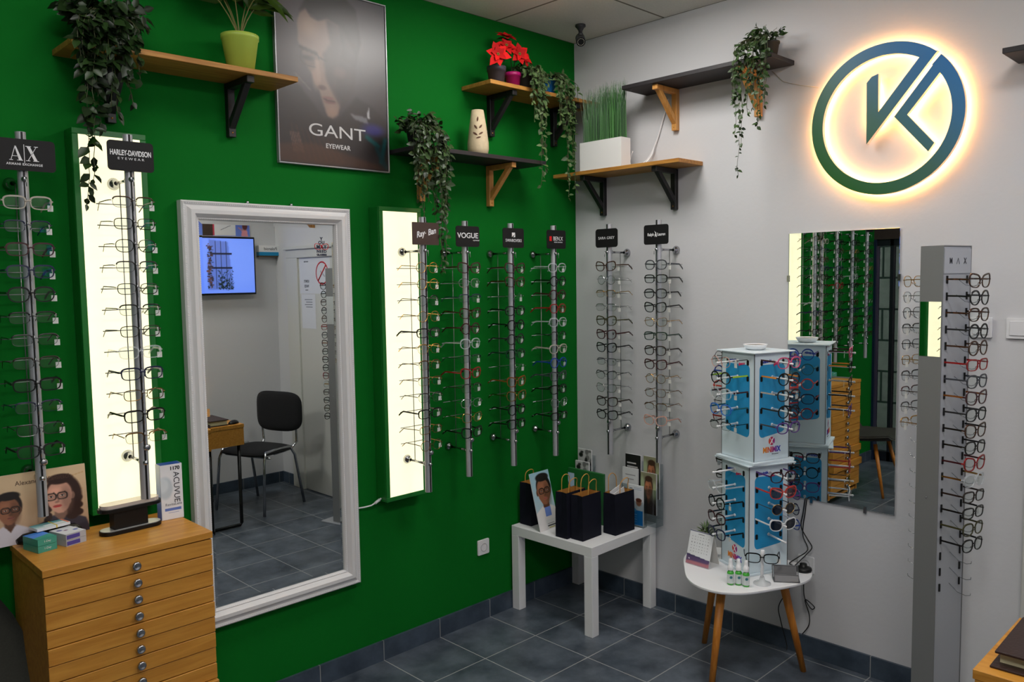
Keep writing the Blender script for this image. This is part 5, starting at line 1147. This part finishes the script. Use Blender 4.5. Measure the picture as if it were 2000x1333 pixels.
text('M', 0.030, lab, (-0.045,-d2-0.001,Hc-0.056), LETTERD, 0.8, ext=0.0003, off=0.0006); text('X', 0.030, lab, (0.045,-d2-0.001,Hc-0.056), LETTERD, 0.8, ext=0.0003, off=0.0006)
mb = MB(); mb.tube([(-0.009,-d2-0.001,Hc-0.0665),(0,-d2-0.001,Hc-0.0455),(0.009,-d2-0.001,Hc-0.0665)], 0.0010, 4); mb.build('lettering', LETTERD, lab)
B(-w2-0.0012,-w2,-d2+0.004,d2-0.004,1.448,1.645).build('mirror_strip', MIRROR, t)
B(-w2-0.0012,-w2,-d2+0.006,d2-0.006,1.30,1.447).build('plain_strip', mat('pale_strip', (186,184,178), 0.4), t) if False else None
B(-0.115,0.115,-0.14,0.10,0.0,0.011).build('base_plate', ALU, t, bevel=0.003)
MB().sphere((-w2,0.0,0.93),0.003,8).build('rivet', CHROME, t)
CR = parse('cF tortoise,oF black,pF tortoise,oF matt black,oF brown,rF red,pF grey,cF burgundy,pF matt black,cF tortoise,pF black,cF red,pF clear,rF dark brown,rF black,pF olive,pF black')
for i, (st, key) in enumerate(CR):
    z = 1.715-0.0592*i; P = ctr-ldir*(d2+0.084)+Vector((0,0,z+0.002))
    glasses(st, key, P, A_, glabel(st, key, i, 17, 'on right side of grey column'), 'glasses on right side of grey column', tkey={5:'red',7:'amber',9:'black',11:'burgundy',12:'gold'}.get(i), tl=0.083, tagged=i in (11,12,14,16), tilt=R(2))
CL = parse('pM gold,pM silver,pM gunmetal,rH black,rM black,rM gold,rH matt black,rH burgundy,rH gunmetal,rH gold')
for i, (st, key) in enumerate(CL):
    z = 1.715-0.0592*i; P = ctr+ldir*(d2+0.084)+Vector((0,0,z+0.002))
    glasses(st, key, P, A_+math.pi, glabel(st, key, i, 10, 'on left side of grey column'), 'glasses on left side of grey column', tkey={3:'black',7:'dark brown'}.get(i), tl=0.083, tagged=i > 0, tilt=R(2))

# ================================================================== desk and chair
t = thing('desk', 'narrow light wood desk at the lower right corner', 'desk', (-1.07,-2.90,0)); DESKW = wood('desk_wood', (176,116,36), (204,144,58), 1)
B(-0.215,0.215,-0.47,0.475,0.725,0.750).build('desktop', DESKW, t, bevel=0.001, seg=1); mb = MB(); mb.box(-0.213,0.213,0.452,0.470,0.600,0.7248); mb.box(-0.213,-0.197,-0.46,0.452,0.600,0.7248); mb.box(0.197,0.213,-0.46,0.452,0.600,0.7248); mb.box(-0.197,0.197,-0.46,-0.445,0.600,0.7248); mb.build('apron', DESKW, t)
for y in (0.43,-0.42):
    MB().tube([(-0.19,y,0.605),(-0.19,y,0.03),(-0.178,y,0.014),(0.178,y,0.014),(0.19,y,0.03),(0.19,y,0.605)], 0.0125, 12).build('leg_frame', mat('black_steel_tube', (22,22,24), 0.35, 0.4), t)
t = thing('leather_binder', 'thick dark brown leather binder lying on the desk', 'binder', (-1.095,-2.585,0.7505), R(1)); LEA = mat('brown_leather', (44,24,22), 0.45, bump=0.3, bscale=120)
B(-0.15,0.14,-0.15,0.135,0,0.006).build('lower_cover', LEA, t, bevel=0.002); B(-0.115,0.135,-0.145,0.120,0.0062,0.034).build('pages', mat('cream_pages', (206,196,160), 0.8), t); mb = MB(); mb.box(-0.135,0.145,-0.15,0.128,0.0342,0.041); mb.build('upper_cover', LEA, t, bevel=0.002)
t = thing('grey_pouch', 'grey felt pouch at the edge of the desk', 'pouch', (-1.262,-2.56,0.7505), R(8)); MB().lathe([(0.012,0),(0.018,0.012),(0.019,0.03),(0.013,0.046),(0.004,0.052),(0,0.052)], n=20).build('pouch_body', mat('grey_felt', (96,98,88), 0.95), t)
t = thing('computer_mouse', 'black computer mouse on the desk seen in framed mirror', 'mouse', (-0.905,-2.485,0.7505), R(60)); mb = MB(); mb.sphere((0,0,0.0), 0.03, 20, 0.9); mb.v = [(x*0.95, y*1.7, max(0.0,z)) for x,y,z in mb.v]; mb.build('mouse_body', BLACK, t)
t = thing('conference_chair', 'black fabric chair with chrome legs, reflected in framed mirror', 'chair', (-0.545,-2.86,0), R(-110)); FAB = mat('black_fabric', (22,22,25), 0.95, noise=0.2, nscale=300)
def cushion(name, W, D, T, crv, zc, parent, vertical=False):
    n = 12; top, bot = [], []; vs = []; fs = []
    for i in range(n+1):
        for j in range(n+1):
            u, v = -1+2*i/n, -1+2*j/n; e = 4.0; k = max(abs(u),abs(v)); nn = (abs(u)**e+abs(v)**e)**(1/e) or 1; sc = k/nn
            x, y = u*sc*W/2, v*sc*D/2; ed = 1-0.75*k**6; vs.append((x, y, zc+crv*(x*2/W)**2+T/2*ed)); 
    m_ = len(vs); vs += [(x,y,2*(zc+crv*(x*2/W)**2)-z) for x,y,z in vs]
    for i in range(n):
        for j in range(n): a = i*(n+1)+j; fs.append((a,a+n+1,a+n+2,a+1)); fs.append((a+m_,a+1+m_,a+n+2+m_,a+n+1+m_))
    ed = [i*(n+1) for i in range(n)]+[n*(n+1)+j for j in range(n)]+[i*(n+1)+n for i in range(n,0,-1)]+[j for j in range(n,0,-1)]
    for k in range(len(ed)): a, b = ed[k], ed[(k+1) % len(ed)]; fs.append((a,a+m_,b+m_,b))
    if vertical: vs = [(x, -(z-zc), y+zc) for x,y,z in vs]
    return MB().add(vs, fs, True).build(name, FAB, parent)
cushion('seat', 0.46, 0.42, 0.055, 0.0, 0.455, t); bk = cushion('backrest', 0.46, 0.32, 0.045, -0.03, 0.72, t, True); bk.location = (0,0.235,0); bk.rotation_euler = (R(-6)*0,0,0)
for s in (-1, 1):
    mb = MB(); x = s*0.215
    mb.tube([(x*1.12,-0.205,0.0),(x*1.05,-0.17,0.40),(x,-0.14,0.468),(x,0.02,0.475),(x,0.13,0.468),(x*1.05,0.17,0.40),(x*1.12,0.245,0.0)], 0.011, 12); mb.build('leg_frame', CHROME, t)
    MB().tube([(s*0.15,0.02,0.425),(s*0.15,0.22,0.43),(s*0.17,0.262,0.48),(s*0.175,0.255,0.60),(s*0.175,0.25,0.66)], 0.010, 12).build('back_support', CHROME, t)
MB().tube([(-0.225,-0.10,0.42),(0.225,-0.10,0.42)], 0.009, 10).build('cross_tube', CHROME, t)

# ================================================================== things seen only in the mirrors
t = thing('television', 'wall television showing a blue picture, reflected in framed mirror', 'television', (-0.615,YB,1.655), R(180))
B(-0.385,0.385,-0.075,-0.045,0,0.475).build('tv_case', BLACK, t, bevel=0.003); B(-0.12,0.12,-0.045,-0.001,0.12,0.34).build('wall_bracket', BLACK, t)
c = Canvas(150,90,(96,130,232),(92,128,240)); c.ell(0.2,0.5,0.5,0.7,(130,160,250),1.2,a=0.5)
wx = 0.27
c.poly([(wx+0.03,0.06),(wx+0.24,0.02),(wx+0.27,0.5),(wx+0.27,0.94),(wx-0.02,0.94)],(76,96,170),2,a=0.7)
for k in range(3): c.rect(wx+0.05+0.06*k,0.05,wx+0.058+0.06*k,0.92,(20,26,50))
for y in (0.26,0.52): c.rect(wx-0.01,y,wx+0.22,y+0.035,(20,26,50))
r_ = random.Random(1)
for k in range(130): c.ell(wx-0.02+r_.random()*0.17,0.58+r_.random()**0.6*0.36,r_.uniform(.006,.02),r_.uniform(.004,.010),(16,34,40),0.3,rot=r_.uniform(0,180))
for k in range(90): c.ell(wx+0.21+r_.random()*0.06,0.1+r_.random()*0.8,r_.uniform(.006,.018),r_.uniform(.006,.02),r_.choice(((60,44,56),(30,34,50),(90,60,60))),0.3)
c.panel('tv_screen', 0.746, 0.445, t, -0.373, -0.0757, 0.015, vcol_mat('screen_glow', 0.3, emit=0.9))
t = thing('wall_poster_strip', 'row of advertising pictures above the television', 'poster', (-0.62,YB,2.135), R(180))
c = Canvas(170,40,(90,110,200),(110,140,230)); c.rect(0.42,0,0.53,1,(24,24,30)); c.rect(0.16,0.05,0.40,0.95,(222,224,228)); c.rect(0.40,0.05,0.42,0.95,(200,50,80)); c.ell(0.06,0.45,0.025,0.25,(196,130,120),0.3); c.ell(0.055,0.3,0.03,0.25,(90,40,40),0.3); c.poly([(0.03,0.6),(0.09,0.6),(0.10,1),(0.02,1)],(230,150,160),1); c.line(0.09,0.6,0.13,0.4,0.006,(196,130,120)); c.line(0.22,0.3,0.33,0.6,0.004,(120,120,130))
B(-0.385,0.385,-0.008,-0.001,0,0.13).build('board', WHITE, t); c.panel('printed_sheet', 0.766, 0.126, t, -0.383, -0.0086, 0.002, PRINTG)
t = thing('brand_strip_sign', 'small white and blue shelf sign right of the television', 'sign', (-0.095,YB,1.99), R(180))
B(-0.125,0.085,-0.05,-0.001,0.02,0.075).build('sign_board', WHITE, t); B(-0.125,0.085,-0.052,-0.001,-0.01,0.0198).build('blue_strip', mat('cyan_strip', (20,140,190), 0.4), t); B(-0.085,0.085,-0.045,-0.001,-0.025,-0.0102).build('dark_strip', mat('bronze_strip', (90,76,56), 0.5), t); text('Polaroid', 0.036, t, (-0.02,-0.0508,0.047), LETTERD, 1.0, ext=0.0003)
# papers on the door
t = thing('no_smoking_notice', 'white no smoking notice taped to the door', 'notice', (-0.0122,-2.80,1.655), R(-90))
mb = MB(); mb.add([(-0.22,-0.0006,0),(0.25,-0.0006,0),(0.25,-0.0006,0.30),(-0.22,-0.0006,0.30)], [(0,1,2,3)]); o = mb.build('sheet', mat('paper_white', (214,216,222), 0.7), t); so = o.modifiers.new('t','SOLIDIFY'); so.thickness = 0.0004; so.offset = 1
mb = MB(); cx, cz, r_ = -0.10, 0.165, 0.088; pts = [(cx+r_*math.cos(2*math.pi*i/40),-0.0016,cz+r_*math.sin(2*math.pi*i/40)) for i in range(41)]; mb.tube(pts, 0.006, 6, False, 0.1); mb.tube([(cx-0.06,-0.0016,cz+0.062),(cx+0.06,-0.0016,cz-0.062)], 0.0055, 6); mb.build('red_circle', mat('notice_red', (196,26,36), 0.6), t)
mb = MB(); mb.M = Matrix.Translation((cx,0,cz)) @ Matrix.Rotation(R(-35),4,'Y'); mb.box(-0.05,0.03,-0.0022,-0.0011,-0.007,0.007); mb.build('cigarette_print', mat('cigarette', (176,178,184), 0.6), t)
for k, (s_, z, sz) in enumerate((('RADNO VREME',0.26,0.012),('UDRITE',0.10,0.030),('PAVZE',0.06,0.030),('obavestenje',0.03,0.011))): text(s_, sz, t, (0.14,-0.0018,z), LETTERD, 0.8, ext=0.0002, off=0.0003)
t = thing('door_leaflet', 'plain white printed sheet below the no smoking notice', 'notice', (-0.0122,-3.04,1.37), R(-90)); t.location = (-0.0122,-2.93,1.368)
mb = MB(); mb.add([(-0.115,-0.0006,0),(0.10,-0.0006,0),(0.10,-0.0006,0.282),(-0.115,-0.0006,0.282)], [(0,1,2,3)]); o = mb.build('sheet', mat('paper_white'), t); so = o.modifiers.new('t','SOLIDIFY'); so.thickness = 0.0004; so.offset = 1
mb = MB(); 
for k in range(4): mb.box(-0.07,0.05-0.02*(k % 2),-0.0014,-0.0011,0.235-0.02*k,0.239-0.02*k)
mb.build('print_lines', LETTERD, t)
